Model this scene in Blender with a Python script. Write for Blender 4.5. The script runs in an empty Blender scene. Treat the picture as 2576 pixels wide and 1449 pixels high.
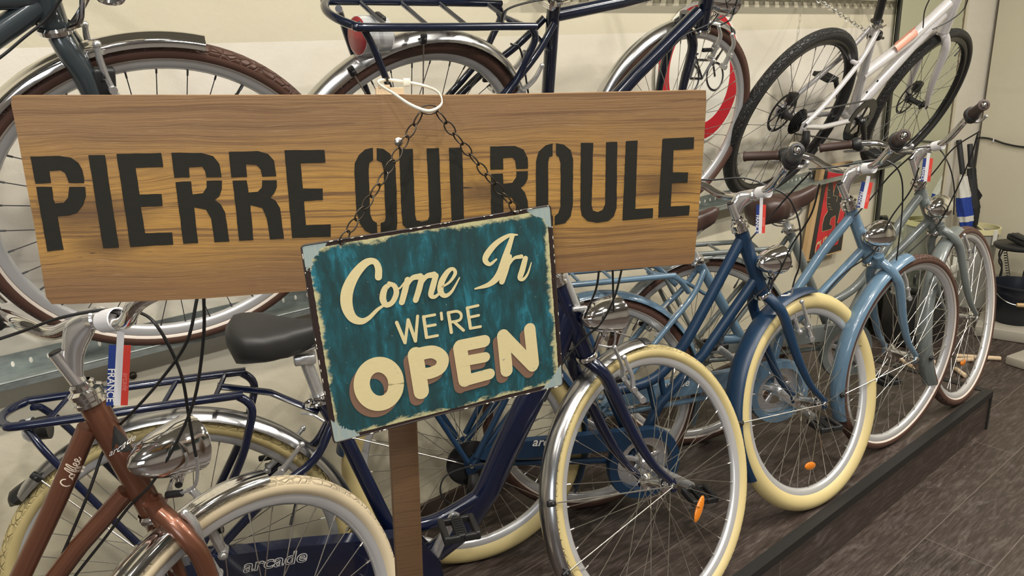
import bpy, math, random
from mathutils import Vector, Matrix
random.seed(7)
sc = bpy.context.scene
COL = sc.collection
PI = math.pi
# ------------------------------------------------------------------ camera
FPX, AZ, PITCH, ROLL, CAMZ = 1920.17, math.radians(50.858), math.radians(17.035), math.radians(-2.134), 1.3804
IW, IH = 2576.0, 1449.0
fw = Vector((math.cos(AZ)*math.cos(PITCH), math.sin(AZ)*math.cos(PITCH), -math.sin(PITCH)))
rt0 = Vector((math.sin(AZ), -math.cos(AZ), 0))
up0 = rt0.cross(fw)
RT = rt0*math.cos(ROLL)+up0*math.sin(ROLL)
UP = -rt0*math.sin(ROLL)+up0*math.cos(ROLL)
EYE = Vector((0, 0, CAMZ))
cam = bpy.data.cameras.new('camera'); cam.sensor_width = 36; cam.lens = FPX/IW*36; cam.clip_start = .02; cam.clip_end = 60
co = bpy.data.objects.new('camera', cam); COL.objects.link(co)
m = Matrix((RT, UP, -fw)).transposed().to_4x4(); m.translation = EYE
co.matrix_world = m
sc.camera = co
# ------------------------------------------------------------------ world, lamps, exposure
sc.view_settings.view_transform = 'Standard'; sc.view_settings.look = 'None'
sc.view_settings.gamma = 1; sc.view_settings.use_curve_mapping = False
sc.view_settings.exposure = -0.07
w = bpy.data.worlds.new('world'); sc.world = w; w.use_nodes = True
w.node_tree.nodes['Background'].inputs[0].default_value = (1, .97, .92, 1)
w.node_tree.nodes['Background'].inputs[1].default_value = .2
def lamp(name, loc, size, power, col=(1, .93, .8), aim=None, sy=None):
    l = bpy.data.lights.new(name, 'AREA'); l.energy = power; l.color = col
    if sy: l.shape = 'RECTANGLE'; l.size = size; l.size_y = sy
    else: l.shape = 'DISK'; l.size = size
    o = bpy.data.objects.new(name, l); COL.objects.link(o); o.location = loc
    if aim is not None:
        o.rotation_euler = (Vector(aim)-Vector(loc)).to_track_quat('-Z', 'Y').to_euler()
    return o
CEIL = 2.75
for x in (-1.1, 1.2, 3.5):
    lamp('ceiling_lamp', (x, -.75, CEIL-.03), 1.2, 33, (1, .975, .93), sy=.10)
for x, y, pw in ((-.7, .45, 15), (.45, .45, 24), (1.5, .45, 13), (2.65, .45, 34), (4.15, .45, 14), (-.2, -.25, 15), (1.7, -.25, 15), (3.6, -.25, 15)):
    lamp('spot_lamp', (x, y, CEIL-.08), .085, pw, (1, .94, .84))
lamp('front_area_light', (-2.4, -1.7, 1.6), 1.3, 26, (.88, .94, 1), aim=(1.6, 1.2, .6), sy=1.1)  # cool area light aimed at the bicycles, no window is modelled
# ------------------------------------------------------------------ helpers
def mat(name, col, rough=.5, metal=0., coat=0., spec=.5, build=None):
    mt = bpy.data.materials.new(name); mt.use_nodes = True
    nt = mt.node_tree; b = nt.nodes['Principled BSDF']
    b.inputs['Base Color'].default_value = (*col, 1); b.inputs['Roughness'].default_value = rough
    b.inputs['Metallic'].default_value = metal; b.inputs['Coat Weight'].default_value = coat
    b.inputs['Coat Roughness'].default_value = .05; b.inputs['Specular IOR Level'].default_value = spec
    # a faint procedural unevenness of the surface on every material
    if build: build(nt, b)
    else:
        n = nt.nodes.new('ShaderNodeTexNoise'); n.inputs['Scale'].default_value = 35; n.inputs['Detail'].default_value = 3
        r = nt.nodes.new('ShaderNodeMapRange'); r.inputs[3].default_value = max(0, rough-.04); r.inputs[4].default_value = min(1, rough+.06)
        nt.links.new(n.outputs[0], r.inputs[0]); nt.links.new(r.outputs[0], b.inputs['Roughness'])
    return mt
class NT:
    def __init__(s, nt): s.nt = nt
    def n(s, t, **k):
        x = s.nt.nodes.new('ShaderNode'+t)
        for a, b in k.items():
            if a[0] == 'i': x.inputs[int(a[1:])].default_value = b
            else: setattr(x, a, b)
        return x
    def l(s, a, b): s.nt.links.new(a, b)
    def coord(s, scale=(1, 1, 1), kind='Object', loc=(0, 0, 0)):
        t = s.n('TexCoord'); m = s.n('Mapping'); m.inputs['Scale'].default_value = scale; m.inputs['Location'].default_value = loc
        s.l(t.outputs[kind], m.inputs[0]); return m.outputs[0]
    def noise(s, v, scale, detail=4, rough=.55, dist=0):
        x = s.n('TexNoise'); x.inputs['Scale'].default_value = scale; x.inputs['Detail'].default_value = detail
        x.inputs['Roughness'].default_value = rough; x.inputs['Distortion'].default_value = dist
        if v is not None: s.l(v, x.inputs['Vector'])
        return x.outputs[0]
    def ramp(s, f, stops):
        x = s.n('ValToRGB'); e = x.color_ramp.elements
        while len(e) < len(stops): e.new(.5)
        for q, (p, c) in zip(e, stops):
            q.position = p; q.color = (*c, 1) if isinstance(c, tuple) else (c, c, c, 1)
        s.l(f, x.inputs[0]); return x.outputs[0]
    def mix(s, f, a, b):
        x = s.n('Mix', data_type='RGBA')
        for sock, v in ((x.inputs[0], f), (x.inputs[6], a), (x.inputs[7], b)):
            if isinstance(v, (int, float)): sock.default_value = v
            elif isinstance(v, tuple): sock.default_value = (*v, 1)
            else: s.l(v, sock)
        return x.outputs[2]
    def math(s, op, a, b=0., c=None):
        x = s.n('Math', operation=op)
        for i, v in enumerate((a, b, c)):
            if v is None: continue
            if isinstance(v, (int, float)): x.inputs[i].default_value = v
            else: s.l(v, x.inputs[i])
        return x.outputs[0]
    def bump(s, h, b, strength=.3, dist=.002):
        x = s.n('Bump'); x.inputs['Strength'].default_value = strength; x.inputs['Distance'].default_value = dist
        s.l(h, x.inputs['Height']); s.l(x.outputs[0], b.inputs['Normal'])
def cr(P, n=6, closed=False):
    P = [Vector(p) for p in P]
    if len(P) < 3 and not closed: return P
    out = []
    N = len(P); rng = range(N if closed else N-1)
    for i in rng:
        if closed: a, b, c, d = P[i-1], P[i], P[(i+1) % N], P[(i+2) % N]
        else: a = P[i-1] if i else P[0]*2-P[1]; b = P[i]; c = P[i+1]; d = P[i+2] if i+2 < N else P[-1]*2-P[-2]
        for k in range(n):
            t = k/n
            out.append(.5*((2*b)+(c-a)*t+(2*a-5*b+4*c-d)*t*t+(3*b-a-3*c+d)*t**3))
    if not closed: out.append(P[-1])
    return out
def fillet(P, r=.03, n=5):
    P = [Vector(p) for p in P]; out = [P[0]]
    for i in range(1, len(P)-1):
        a, b, c = P[i-1], P[i], P[i+1]
        d1 = (a-b); d2 = (c-b); rr = min(r, d1.length*.48, d2.length*.48)
        p, q = b+d1.normalized()*rr, b+d2.normalized()*rr
        for k in range(n+1):
            t = k/n; out.append(p*(1-t)**2+b*2*t*(1-t)+q*t*t)
    out.append(P[-1]); return out
class MB:
    def __init__(s): s.v = []; s.f = []; s.m = []
    def add(s, V, F, mi=0):
        o = len(s.v); s.v += [tuple(x) for x in V]; s.f += [tuple(i+o for i in f) for f in F]; s.m += [mi]*len(F); return s
    def tube(s, P, r, n=10, closed=False, cap=True, r2=None, ref=None, mi=0):
        P = [Vector(p) for p in P]; N = len(P)
        R = r if isinstance(r, (list, tuple)) else [r]*N
        if len(R) != N:
            R = [R[0]+(R[-1]-R[0])*i/(N-1) for i in range(N)] if len(R) == 2 else [R[min(len(R)-1, int(i/(N-1)*(len(R)-1)))]+(R[min(len(R)-1, int(i/(N-1)*(len(R)-1))+1)]-R[min(len(R)-1, int(i/(N-1)*(len(R)-1)))])*((i/(N-1)*(len(R)-1)) % 1) for i in range(N)]
        T = []
        for i in range(N):
            a = P[i-1] if (i or closed) else P[i]; b = P[(i+1) % N] if (i < N-1 or closed) else P[i]
            t = (b-a); T.append(t.normalized() if t.length > 1e-9 else Vector((0, 0, 1)))
        rf = Vector(ref) if ref is not None else (Vector((0, 1, 0)) if abs(T[0].y) < .9 else Vector((1, 0, 0)))
        nn = (rf-T[0]*rf.dot(T[0])).normalized(); V = []
        for i in range(N):
            if ref is not None: nn = (rf-T[i]*rf.dot(T[i])).normalized()
            else: nn = (nn-T[i]*nn.dot(T[i])).normalized()
            bb = T[i].cross(nn); ra = R[i]; rb = ra if r2 is None else ra*r2
            for k in range(n):
                a = 2*PI*k/n; V.append(P[i]+nn*math.cos(a)*rb+bb*math.sin(a)*ra)
        F = []
        for i in range(N if closed else N-1):
            j = (i+1) % N
            for k in range(n):
                l = (k+1) % n; F.append((i*n+k, i*n+l, j*n+l, j*n+k))
        if cap and not closed: F.append(tuple(range(n-1, -1, -1))); F.append(tuple((N-1)*n+k for k in range(n)))
        return s.add(V, F, mi)
    def lathe(s, prof, c=(0, 0, 0), ax=(0, 1, 0), n=24, mi=0, a0=0, a1=2*PI):
        # prof: (radius, along)
        ax = Vector(ax).normalized(); c = Vector(c)
        e = (Vector((1, 0, 0)) if abs(ax.x) < .9 else Vector((0, 0, 1))); e = (e-ax*e.dot(ax)).normalized(); g = ax.cross(e)
        V = []; F = []; full = abs(a1-a0-2*PI) < 1e-6; M = n if full else n+1; K = len(prof)
        for i in range(M):
            a = a0+(a1-a0)*i/n
            for r, h in prof: V.append(c+ax*h+(e*math.cos(a)+g*math.sin(a))*max(r, 1e-5))
        for i in range(n):
            j = (i+1) % M
            for k in range(K-1): F.append((i*K+k, i*K+k+1, j*K+k+1, j*K+k))
        return s.add(V, F, mi)
    def ell(s, c, rx, ry, rz, n=16, mi=0, M=None):
        V = []; F = []; h = n//2
        for i in range(h+1):
            for k in range(n):
                a, b = PI*i/h, 2*PI*k/n; p = Vector((rx*math.sin(a)*math.cos(b), ry*math.sin(a)*math.sin(b), rz*math.cos(a)))
                if M: p = M @ p
                V.append(p+Vector(c))
        for i in range(h):
            for k in range(n): F.append((i*n+k, (i+1)*n+k, (i+1)*n+(k+1) % n, i*n+(k+1) % n))
        return s.add(V, F, mi)
    def box(s, c, sx, sy, sz, M=None, mi=0, bev=0):
        b = bev; V = []; F = []
        if not b:
            for i in (-1, 1):
                for j in (-1, 1):
                    for k in (-1, 1):
                        p = Vector((i*sx/2, j*sy/2, k*sz/2)); V.append((M @ p if M else p)+Vector(c))
            F = [(0, 1, 3, 2), (4, 6, 7, 5), (0, 4, 5, 1), (2, 3, 7, 6), (0, 2, 6, 4), (1, 5, 7, 3)]
            return s.add(V, F, mi)
        hx, hy, hz = sx/2, sy/2, sz/2
        def ring(z, ins):
            out = []
            for (qx, qy, a0) in ((1, 1, 0), (-1, 1, 90), (-1, -1, 180), (1, -1, 270)):
                for k in range(3):
                    a = math.radians(a0+45*k); rr = b
                    out.append(Vector((qx*(hx-b)+(rr-ins)*math.cos(a), qy*(hy-b)+(rr-ins)*math.sin(a), z)))
            return out
        L = [ring(-hz, b*.9), ring(-hz+b*.3, b*.3), ring(-hz+b, 0), ring(hz-b, 0), ring(hz-b*.3, b*.3), ring(hz, b*.9)]
        for r in L:
            for p in r: V.append((M @ p if M else p)+Vector(c))
        for i in range(5):
            for k in range(12): F.append((i*12+k, i*12+(k+1) % 12, (i+1)*12+(k+1) % 12, (i+1)*12+k))
        F.append(tuple(range(11, -1, -1))); F.append(tuple(60+k for k in range(12)))
        return s.add(V, F, mi)
    def prism(s, poly, th, M=None, mi=0, side=None, y0=0.):
        # poly in (x,z); front at y=y0 (towards -y is the viewer), back at y0+th
        n = len(poly); ar = sum(poly[i][0]*poly[(i+1) % n][1]-poly[(i+1) % n][0]*poly[i][1] for i in range(n))
        if ar < 0: poly = poly[::-1]
        V = [Vector((p[0], y0, p[1])) for p in poly]+[Vector((p[0], y0+th, p[1])) for p in poly]
        if M: V = [M @ x for x in V]
        F = [tuple(range(n)), tuple(range(2*n-1, n-1, -1))]+[(i, n+i, n+(i+1) % n, (i+1) % n) for i in range(n)]
        return s.add(V, F, mi)
    def stroke(s, pts, wd, y, th=.0004, k=8, mi=0, fn=None):
        # pts (x,z) with widths; drawn flat at y, rounded ends
        P = [Vector((p[0], 0, p[1])) for p in pts]; W = wd if isinstance(wd, (list, tuple)) else [wd]*len(pts)
        Q = cr([Vector((p.x, w_, p.z)) for p, w_ in zip(P, W)], k) if len(P) > 2 else [Vector((p.x, w_, p.z)) for p, w_ in zip(P, W)]
        L = []; R_ = []
        for i, q in enumerate(Q):
            a = Q[max(0, i-1)]; b = Q[min(len(Q)-1, i+1)]; t = Vector((b.x-a.x, 0, b.z-a.z)).normalized(); nn = Vector((-t.z, 0, t.x)); h = q.y/2
            L.append(Vector((q.x, y, q.z))+nn*h); R_.append(Vector((q.x, y, q.z))-nn*h)
        V = L+R_; n = len(Q); F = [(n+i, n+i+1, i+1, i) for i in range(n-1)]
        s.add([fn(x) for x in V] if fn else V, F, mi)
        for q in (Q[0], Q[-1]):
            h = q.y/2; V = [Vector((q.x+h*math.cos(2*PI*j/14), y+.00003, q.z+h*math.sin(2*PI*j/14))) for j in range(14)]
            s.add([fn(x) for x in V] if fn else V, [tuple(range(14))], mi)
        return s
def obj(name, mb, mats, parent=None, loc=None, sm=True, ang=40, M=None, **props):
    me = bpy.data.meshes.new(name)
    V = mb.v
    if loc is not None: V = [(x[0]-loc[0], x[1]-loc[1], x[2]-loc[2]) for x in V]
    me.from_pydata(V, [], mb.f)
    mats = mats if isinstance(mats, (list, tuple)) else [mats]
    for x in mats: me.materials.append(x)
    if len(mats) > 1: me.polygons.foreach_set('material_index', mb.m)
    me.validate(); me.update()
    if sm:
        me.shade_smooth()
        try: me.set_sharp_from_angle(angle=math.radians(ang))
        except Exception: pass
    o = bpy.data.objects.new(name, me); COL.objects.link(o)
    if loc is not None: o.location = loc
    if M is not None: o.matrix_basis = M
    if parent is not None: o.parent = parent
    for k, v in props.items(): o[k] = v
    return o
def thing(name, label, cat, M=None, loc=None, group=None):
    o = bpy.data.objects.new(name, None); COL.objects.link(o); o.empty_display_size = .05
    if M is not None: o.matrix_world = M
    if loc is not None: o.location = loc
    o['label'] = label; o['category'] = cat
    if group: o['group'] = group
    return o
def struct(name, mb, mt, **k):
    o = obj(name, mb, mt, **k); o['kind'] = 'structure'; return o
def ray(px, py): return fw+RT*(px-IW/2)/FPX-UP*(py-724.5)/FPX
def at(px, py, x=None, y=None, z=None):
    d = ray(px, py)
    if x is not None: t = (x-EYE.x)/d.x
    elif y is not None: t = (y-EYE.y)/d.y
    else: t = (z-EYE.z)/d.z
    return EYE+d*t
def depth_pt(px, py, D): return EYE+ray(px, py)*D
class Pl:
    """a vertical or leaning plane standing in the room: o origin, a forward, n towards the room, u up"""
    def __init__(s, o, yaw, lean=0.):
        s.o = Vector(o); s.a = Vector((math.cos(yaw), math.sin(yaw), 0)); n0 = Vector((math.sin(yaw), -math.cos(yaw), 0))
        s.n = n0*math.cos(lean)+Vector((0, 0, 1))*math.sin(lean); s.u = -s.n.cross(s.a)
        if s.u.z < 0: s.u = -s.u
        s.M = Matrix((s.a, -s.n, s.u)).transposed().to_4x4(); s.M.translation = s.o; s.I = s.M.inverted()
    def L(s, px, py, off=0.):
        d = ray(px, py); t = ((s.o-EYE).dot(s.n)+off)/d.dot(s.n); return s.I @ (EYE+d*t)
def text_mb(body, size, fn=None, mi=0, bold=0., shear=0.):
    cu = bpy.data.curves.new('t', 'FONT'); cu.body = body; cu.size = size; cu.align_x = 'CENTER'; cu.align_y = 'CENTER'; cu.offset = bold; cu.shear = shear
    o = bpy.data.objects.new('t', cu); COL.objects.link(o)
    dg = bpy.context.evaluated_depsgraph_get(); me = bpy.data.meshes.new_from_object(o.evaluated_get(dg))
    V = [Vector((v.co.x, 0, v.co.y)) for v in me.vertices]; F = [tuple(p.vertices) for p in me.polygons]
    bpy.data.objects.remove(o); bpy.data.curves.remove(cu); bpy.data.meshes.remove(me)
    b = MB(); b.add([fn(x) for x in V] if fn else V, F, mi); return b
# ------------------------------------------------------------------ materials
def b_wall(nt, b):
    t = NT(nt); v = t.coord()
    sx = t.n('SeparateXYZ'); t.l(v, sx.inputs[0])
    big = t.noise(v, 1.6, 5, .6, .4); fine = t.noise(v, 60, 4, .7); streak = t.noise(t.coord((3, 3, 14)), 2.2, 4, .6, .6)
    cream = t.mix(big, (.545, .500, .365), (.60, .55, .42)); white = t.mix(streak, (.66, .615, .535), (.74, .70, .63))
    # roller-painted white band between the cream paint above and below
    wob = t.math('MULTIPLY', t.math('SUBTRACT', t.noise(t.coord((1.2, 1, 1)), 2.0, 3), .5), .10)
    z = t.math('ADD', sx.outputs[2], wob)
    top = t.math('ADD', 1.425, t.math('MULTIPLY', sx.outputs[0], .004))
    m1 = t.math('LESS_THAN', sx.outputs[2], top)
    m2 = t.n('MapRange', i1=.55, i2=.95); t.l(z, m2.inputs[0])
    pat = t.n('MapRange', i1=.42, i2=.60); t.l(t.noise(v, 1.1, 4, .65, .8), pat.inputs[0])
    far = t.n('MapRange', i1=4.68, i2=4.72); t.l(sx.outputs[0], far.inputs[0])
    mm = t.math('MULTIPLY', m1, t.math('MULTIPLY', m2.outputs[0], t.math('ADD', t.math('MULTIPLY', pat.outputs[0], .55), .45)))
    mm = t.math('MAXIMUM', mm, t.math('MULTIPLY', far.outputs[0], .75)); c = t.mix(mm, cream, white)
    dirt = t.n('MapRange', i1=.60, i2=.78, i3=0, i4=.14); t.l(t.noise(v, 4.2, 6, .7, 1.4), dirt.inputs[0])
    c = t.mix(dirt.outputs[0], c, (.34, .29, .23))
    t.l(c, b.inputs['Base Color']); b.inputs['Roughness'].default_value = .75
    t.bump(t.math('ADD', t.math('MULTIPLY', fine, .5), t.noise(v, 9, 5, .6)), b, .35, .006)
def b_farwall(nt, b):
    t = NT(nt); v = t.coord()
    c = t.mix(t.noise(v, 1.3, 4, .6, .5), (.52, .475, .35), (.60, .555, .42)); t.l(c, b.inputs['Base Color'])
    b.inputs['Roughness'].default_value = .7; t.bump(t.noise(v, 40, 4, .6), b, .2, .004)
def b_planks(nt, b, sc_=1.0):
    t = NT(nt); v = t.coord()
    br = t.n('TexBrick'); br.offset = .37; br.inputs['Scale'].default_value = 1
    br.inputs['Brick Width'].default_value = 1.25; br.inputs['Row Height'].default_value = .205
    br.inputs['Mortar Size'].default_value = .0016; br.inputs['Mortar Smooth'].default_value = .1
    br.inputs['Color1'].default_value = (.0, .0, .0, 1); br.inputs['Color2'].default_value = (1, 1, 1, 1); br.inputs['Mortar'].default_value = (.5, .5, .5, 1)
    t.l(t.coord((1, 1, 1), loc=(.15, .005, 0)), br.inputs[0])
    gr = t.noise(t.coord((3.6, 30, 30)), 3.4, 9, .70, .5); gr2 = t.noise(t.coord((2.4, 8, 8)), 2.6, 8, .68, 1.0)
    base = t.ramp(gr, [(.34, (.011, .008, .006)), (.5, (.034, .024, .020)), (.66, (.088, .067, .056))])
    base = t.mix(t.math('MULTIPLY', br.outputs[0], .35), base, (.085, .060, .048))
    scr = t.n('MapRange', i1=.54, i2=.74, i3=0, i4=.62); t.l(gr2, scr.inputs[0])
    base = t.mix(scr.outputs[0], base, (.165, .142, .127))
    dots = t.n('MapRange', i1=.73, i2=.78); t.l(t.noise(t.coord((34, 60, 34)), 1.5, 3, .6), dots.inputs[0])
    base = t.mix(t.math('MULTIPLY', dots.outputs[0], .45), base, (.42, .38, .34))
    base = t.mix(br.outputs[1], base, (.125, .100, .084))
    t.l(base, b.inputs['Base Color'])
    rr = t.n('MapRange', i1=.3, i2=.7, i3=.34, i4=.52); t.l(gr, rr.inputs[0]); t.l(rr.outputs[0], b.inputs['Roughness'])
    t.bump(t.math('SUBTRACT', gr, t.math('MULTIPLY', br.outputs[1], 2.)), b, .25, .0015)
def b_wood(nt, b, dark=1.0, ax=(1, 1, 1), knots=((-.315, -.012, .020), (.318, -.004, .016), (.098, -.006, .014), (-.30, -.045, .012))):
    t = NT(nt); v = t.coord(ax); sx = t.n('SeparateXYZ'); t.l(v, sx.inputs[0]); X, Z = sx.outputs[0], sx.outputs[2]
    wv = t.noise(t.coord((2.2*ax[0], 1, 7)), 1.6, 3, .5, .3)
    zz = t.math('ADD', Z, t.math('MULTIPLY', t.math('SUBTRACT', wv, .5), .030)); kd = None
    for kx, kz, kr in knots:
        dx = t.math('DIVIDE', t.math('SUBTRACT', X, kx), kr*3.2); dz = t.math('DIVIDE', t.math('SUBTRACT', Z, kz), kr*1.2)
        g = t.math('EXPONENT', t.math('MULTIPLY', t.math('ADD', t.math('MULTIPLY', dx, dx), t.math('MULTIPLY', dz, dz)), -.5))
        zz = t.math('ADD', zz, t.math('MULTIPLY', t.math('MULTIPLY', g, dz), kr*.55)); kd = g if kd is None else t.math('MAXIMUM', kd, g)
    def vec(a, c):
        cb = t.n('CombineXYZ'); t.l(t.math('MULTIPLY', X, a*ax[0]), cb.inputs[0]); t.l(t.math('MULTIPLY', zz, c), cb.inputs[2]); return cb.outputs[0]
    n1 = t.noise(vec(1.6, 165), 1.5, 6, .60); n2 = t.noise(vec(2.5, 420), 1.5, 4, .6); fib = t.noise(vec(22, 900), 1.6, 4, .65); blot = t.noise(t.coord((3*ax[0], 3, 9)), 2.0, 4, .6, .4)
    zone = t.math('ADD', t.math('ABSOLUTE', t.math('ADD', Z, .012)), t.math('MULTIPLY', t.math('SUBTRACT', blot, .5), .09))
    zr = t.n('MapRange', i1=.028, i2=.085); t.l(zone, zr.inputs[0])
    gold = t.mix(n2, (.42*dark, .230*dark, .052*dark), (.31*dark, .162*dark, .035*dark)); brn = t.mix(n2, (.265*dark, .155*dark, .062*dark), (.185*dark, .095*dark, .040*dark))
    c = t.mix(zr.outputs[0], gold, brn)
    low = t.n('MapRange', i1=-.050, i2=-.100, i3=0, i4=.55); t.l(Z, low.inputs[0]); c = t.mix(low.outputs[0], c, (.185*dark, .088*dark, .030*dark))
    l3 = t.n('MapRange', i1=.53, i2=.60, i3=0, i4=.42); t.l(t.noise(vec(2.6, 340), 1.5, 4, .5), l3.inputs[0]); c = t.mix(l3.outputs[0], c, (.125*dark, .062*dark, .026*dark))
    ln = t.n('MapRange', i1=.525, i2=.62, i3=0, i4=.78); t.l(n1, ln.inputs[0]); c = t.mix(ln.outputs[0], c, (.115*dark, .055*dark, .022*dark))
    fb = t.n('MapRange', i1=.50, i2=.72, i3=0, i4=.50); t.l(fib, fb.inputs[0]); c = t.mix(fb.outputs[0], c, (.12*dark, .065*dark, .028*dark))
    pl = t.n('MapRange', i1=.60, i2=.78, i3=0, i4=.32); t.l(t.noise(vec(9, 160), 2.4, 4, .6), pl.inputs[0]); c = t.mix(pl.outputs[0], c, (.52*dark, .38*dark, .21*dark))
    if kd is not None and knots:
        kk = t.n('MapRange', i1=.50, i2=.97, i3=0, i4=.75); t.l(t.math('ADD', kd, t.math('MULTIPLY', t.math('SUBTRACT', fib, .5), .35)), kk.inputs[0]); c = t.mix(kk.outputs[0], c, (.075, .036, .015))
        ck = t.n('MapRange', i1=.655, i2=.68); t.l(t.noise(vec(16, 260), 1.3, 3, .6, .5), ck.inputs[0]); near = t.n('MapRange', i1=.02, i2=.4); t.l(kd, near.inputs[0]); c = t.mix(t.math('MULTIPLY', ck.outputs[0], near.outputs[0]), c, (.03, .015, .008))
    t.l(c, b.inputs['Base Color']); b.inputs['Roughness'].default_value = .62
    t.bump(t.math('SUBTRACT', fib, t.math('MULTIPLY', n1, .8)), b, .4, .0008)
def b_signpaint(nt, b):
    t = NT(nt); tc = t.n('TexCoord'); v = tc.outputs['Object']; sx = t.n('SeparateXYZ'); t.l(v, sx.inputs[0])
    n1 = t.noise(t.coord((1, 1, .33)), 55, 6, .72, .4); n2 = t.noise(v, 9, 4, .6); n3 = t.noise(t.coord((2.2, 1, .35)), 120, 4, .7)
    c = t.ramp(n1, [(.38, (.009, .034, .038)), (.48, (.008, .055, .064)), (.57, (.009, .095, .12)), (.66, (.022, .20, .27))])
    c = t.mix(t.math('MULTIPLY', n2, .75), c, (.020, .046, .046))
    # worn border: distance to the edge of the plate plus noise
    dx = t.math('SUBTRACT', .139, t.math('ABSOLUTE', sx.outputs[0])); dz = t.math('SUBTRACT', .1095, t.math('ABSOLUTE', sx.outputs[2]))
    d = t.math('MINIMUM', dx, dz)
    nn = t.noise(t.coord((1, 1, 1)), 26, 6, .75, .6); ns = t.noise(t.coord((1, 1, 3.5)), 38, 5, .7, .2)
    wear = t.math('SUBTRACT', t.math('ADD', t.math('MULTIPLY', nn, .030), t.math('MULTIPLY', ns, .012)), t.math('MULTIPLY', d, 1.0))
    wm = t.n('MapRange', i1=.0145, i2=.0185); t.l(wear, wm.inputs[0])
    c = t.mix(wm.outputs[0], c, t.mix(n3, (.34, .33, .17), (.52, .47, .26)))
    rim = t.math('LESS_THAN', t.math('ADD', d, t.math('MULTIPLY', t.math('SUBTRACT', ns, .5), .003)), .0022)
    c = t.mix(rim, c, (.022, .012, .010))
    # flaked corners, bluish primer
    cd = t.math('ADD', dx, dz); cm = t.math('LESS_THAN', t.math('ADD', cd, t.math('MULTIPLY', t.math('SUBTRACT', nn, .5), .045)), .024)
    c = t.mix(cm, c, t.mix(n3, (.14, .27, .33), (.42, .40, .30)))
    sp = t.n('MapRange', i1=.735, i2=.76); t.l(t.noise(t.coord((1.6, 1, 3.2)), 210, 2, .5), sp.inputs[0])
    c = t.mix(t.math('MULTIPLY', sp.outputs[0], .8), c, (.55, .52, .33))
    t.l(c, b.inputs['Base Color']); b.inputs['Roughness'].default_value = .45
def b_letter(nt, b, col=(.64, .54, .29), under=(.25, .28, .2), amt=.66):
    t = NT(nt); n = t.noise(t.coord((1, 1, .6)), 130, 5, .7, .5); m_ = t.n('MapRange', i1=amt, i2=amt+.03); t.l(n, m_.inputs[0])
    c = t.mix(m_.outputs[0], t.mix(t.noise(None, 30), col, tuple(x*.86 for x in col)), under); t.l(c, b.inputs['Base Color']); b.inputs['Roughness'].default_value = .5
def b_stencil(nt, b):
    t = NT(nt); n = t.noise(t.coord((4, 1, 26)), 14, 5, .7, .3); m_ = t.n('MapRange', i1=.66, i2=.80, i3=0, i4=.6); t.l(n, m_.inputs[0])
    c = t.mix(m_.outputs[0], t.mix(t.noise(None, 60), (.010, .0095, .007), (.020, .0185, .013)), (.075, .06, .038)); t.l(c, b.inputs['Base Color']); b.inputs['Roughness'].default_value = .8; b.inputs['Specular IOR Level'].default_value = .25
def b_tyre(col, stripe=0):
    def f(nt, b):
        t = NT(nt); v = t.coord(); sx = t.n('SeparateXYZ'); t.l(v, sx.inputs[0])
        ang = t.math('ARCTAN2', sx.outputs[2], sx.outputs[0]); rad = t.math('SQRT', t.math('ADD', t.math('MULTIPLY', sx.outputs[0], sx.outputs[0]), t.math('MULTIPLY', sx.outputs[2], sx.outputs[2])))
        cb = t.n('CombineXYZ'); t.l(t.math('MULTIPLY', ang, 16.), cb.inputs[0]); t.l(t.math('MULTIPLY', rad, 75.), cb.inputs[1]); t.l(t.math('MULTIPLY', t.math('ABSOLUTE', sx.outputs[1]), 75.), cb.inputs[2])
        vo = t.n('TexVoronoi', feature='DISTANCE_TO_EDGE'); vo.inputs['Scale'].default_value = 1.2; t.l(cb.outputs[0], vo.inputs['Vector'])
        gro = t.n('MapRange', i1=.0, i2=.13); t.l(vo.outputs[0], gro.inputs[0])
        c = t.mix(t.noise(v, 14, 3), col, tuple(x*.88 for x in col)); t.l(c, b.inputs['Base Color'])
        tread = t.n('MapRange', i1=.336, i2=.341); t.l(rad, tread.inputs[0])
        h = t.math('MULTIPLY', gro.outputs[0], tread.outputs[0]); t.bump(h, b, 1.0, .0030); b.inputs['Roughness'].default_value = .55
    return f
def b_flake(col, col2, rough=.3):
    def f(nt, b):
        t = NT(nt); n = t.noise(None, 900, 2); c = t.mix(n, col, col2); t.l(c, b.inputs['Base Color']); b.inputs['Roughness'].default_value = rough
    return f
def b_brushed(nt, b):
    t = NT(nt); n = t.noise(t.coord((1, 60, 1)), 40, 4); m_ = t.n('MapRange', i1=.2, i2=.8, i3=.2, i4=.36); t.l(n, m_.inputs[0]); t.l(m_.outputs[0], b.inputs['Roughness'])
def b_galv(nt, b):
    t = NT(nt); c = t.ramp(t.noise(t.coord((1, 3, 3)), 30, 4, .7), [(.3, (.27, .31, .295)), (.7, (.46, .50, .48))]); t.l(c, b.inputs['Base Color']); b.inputs['Roughness'].default_value = .36
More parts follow.
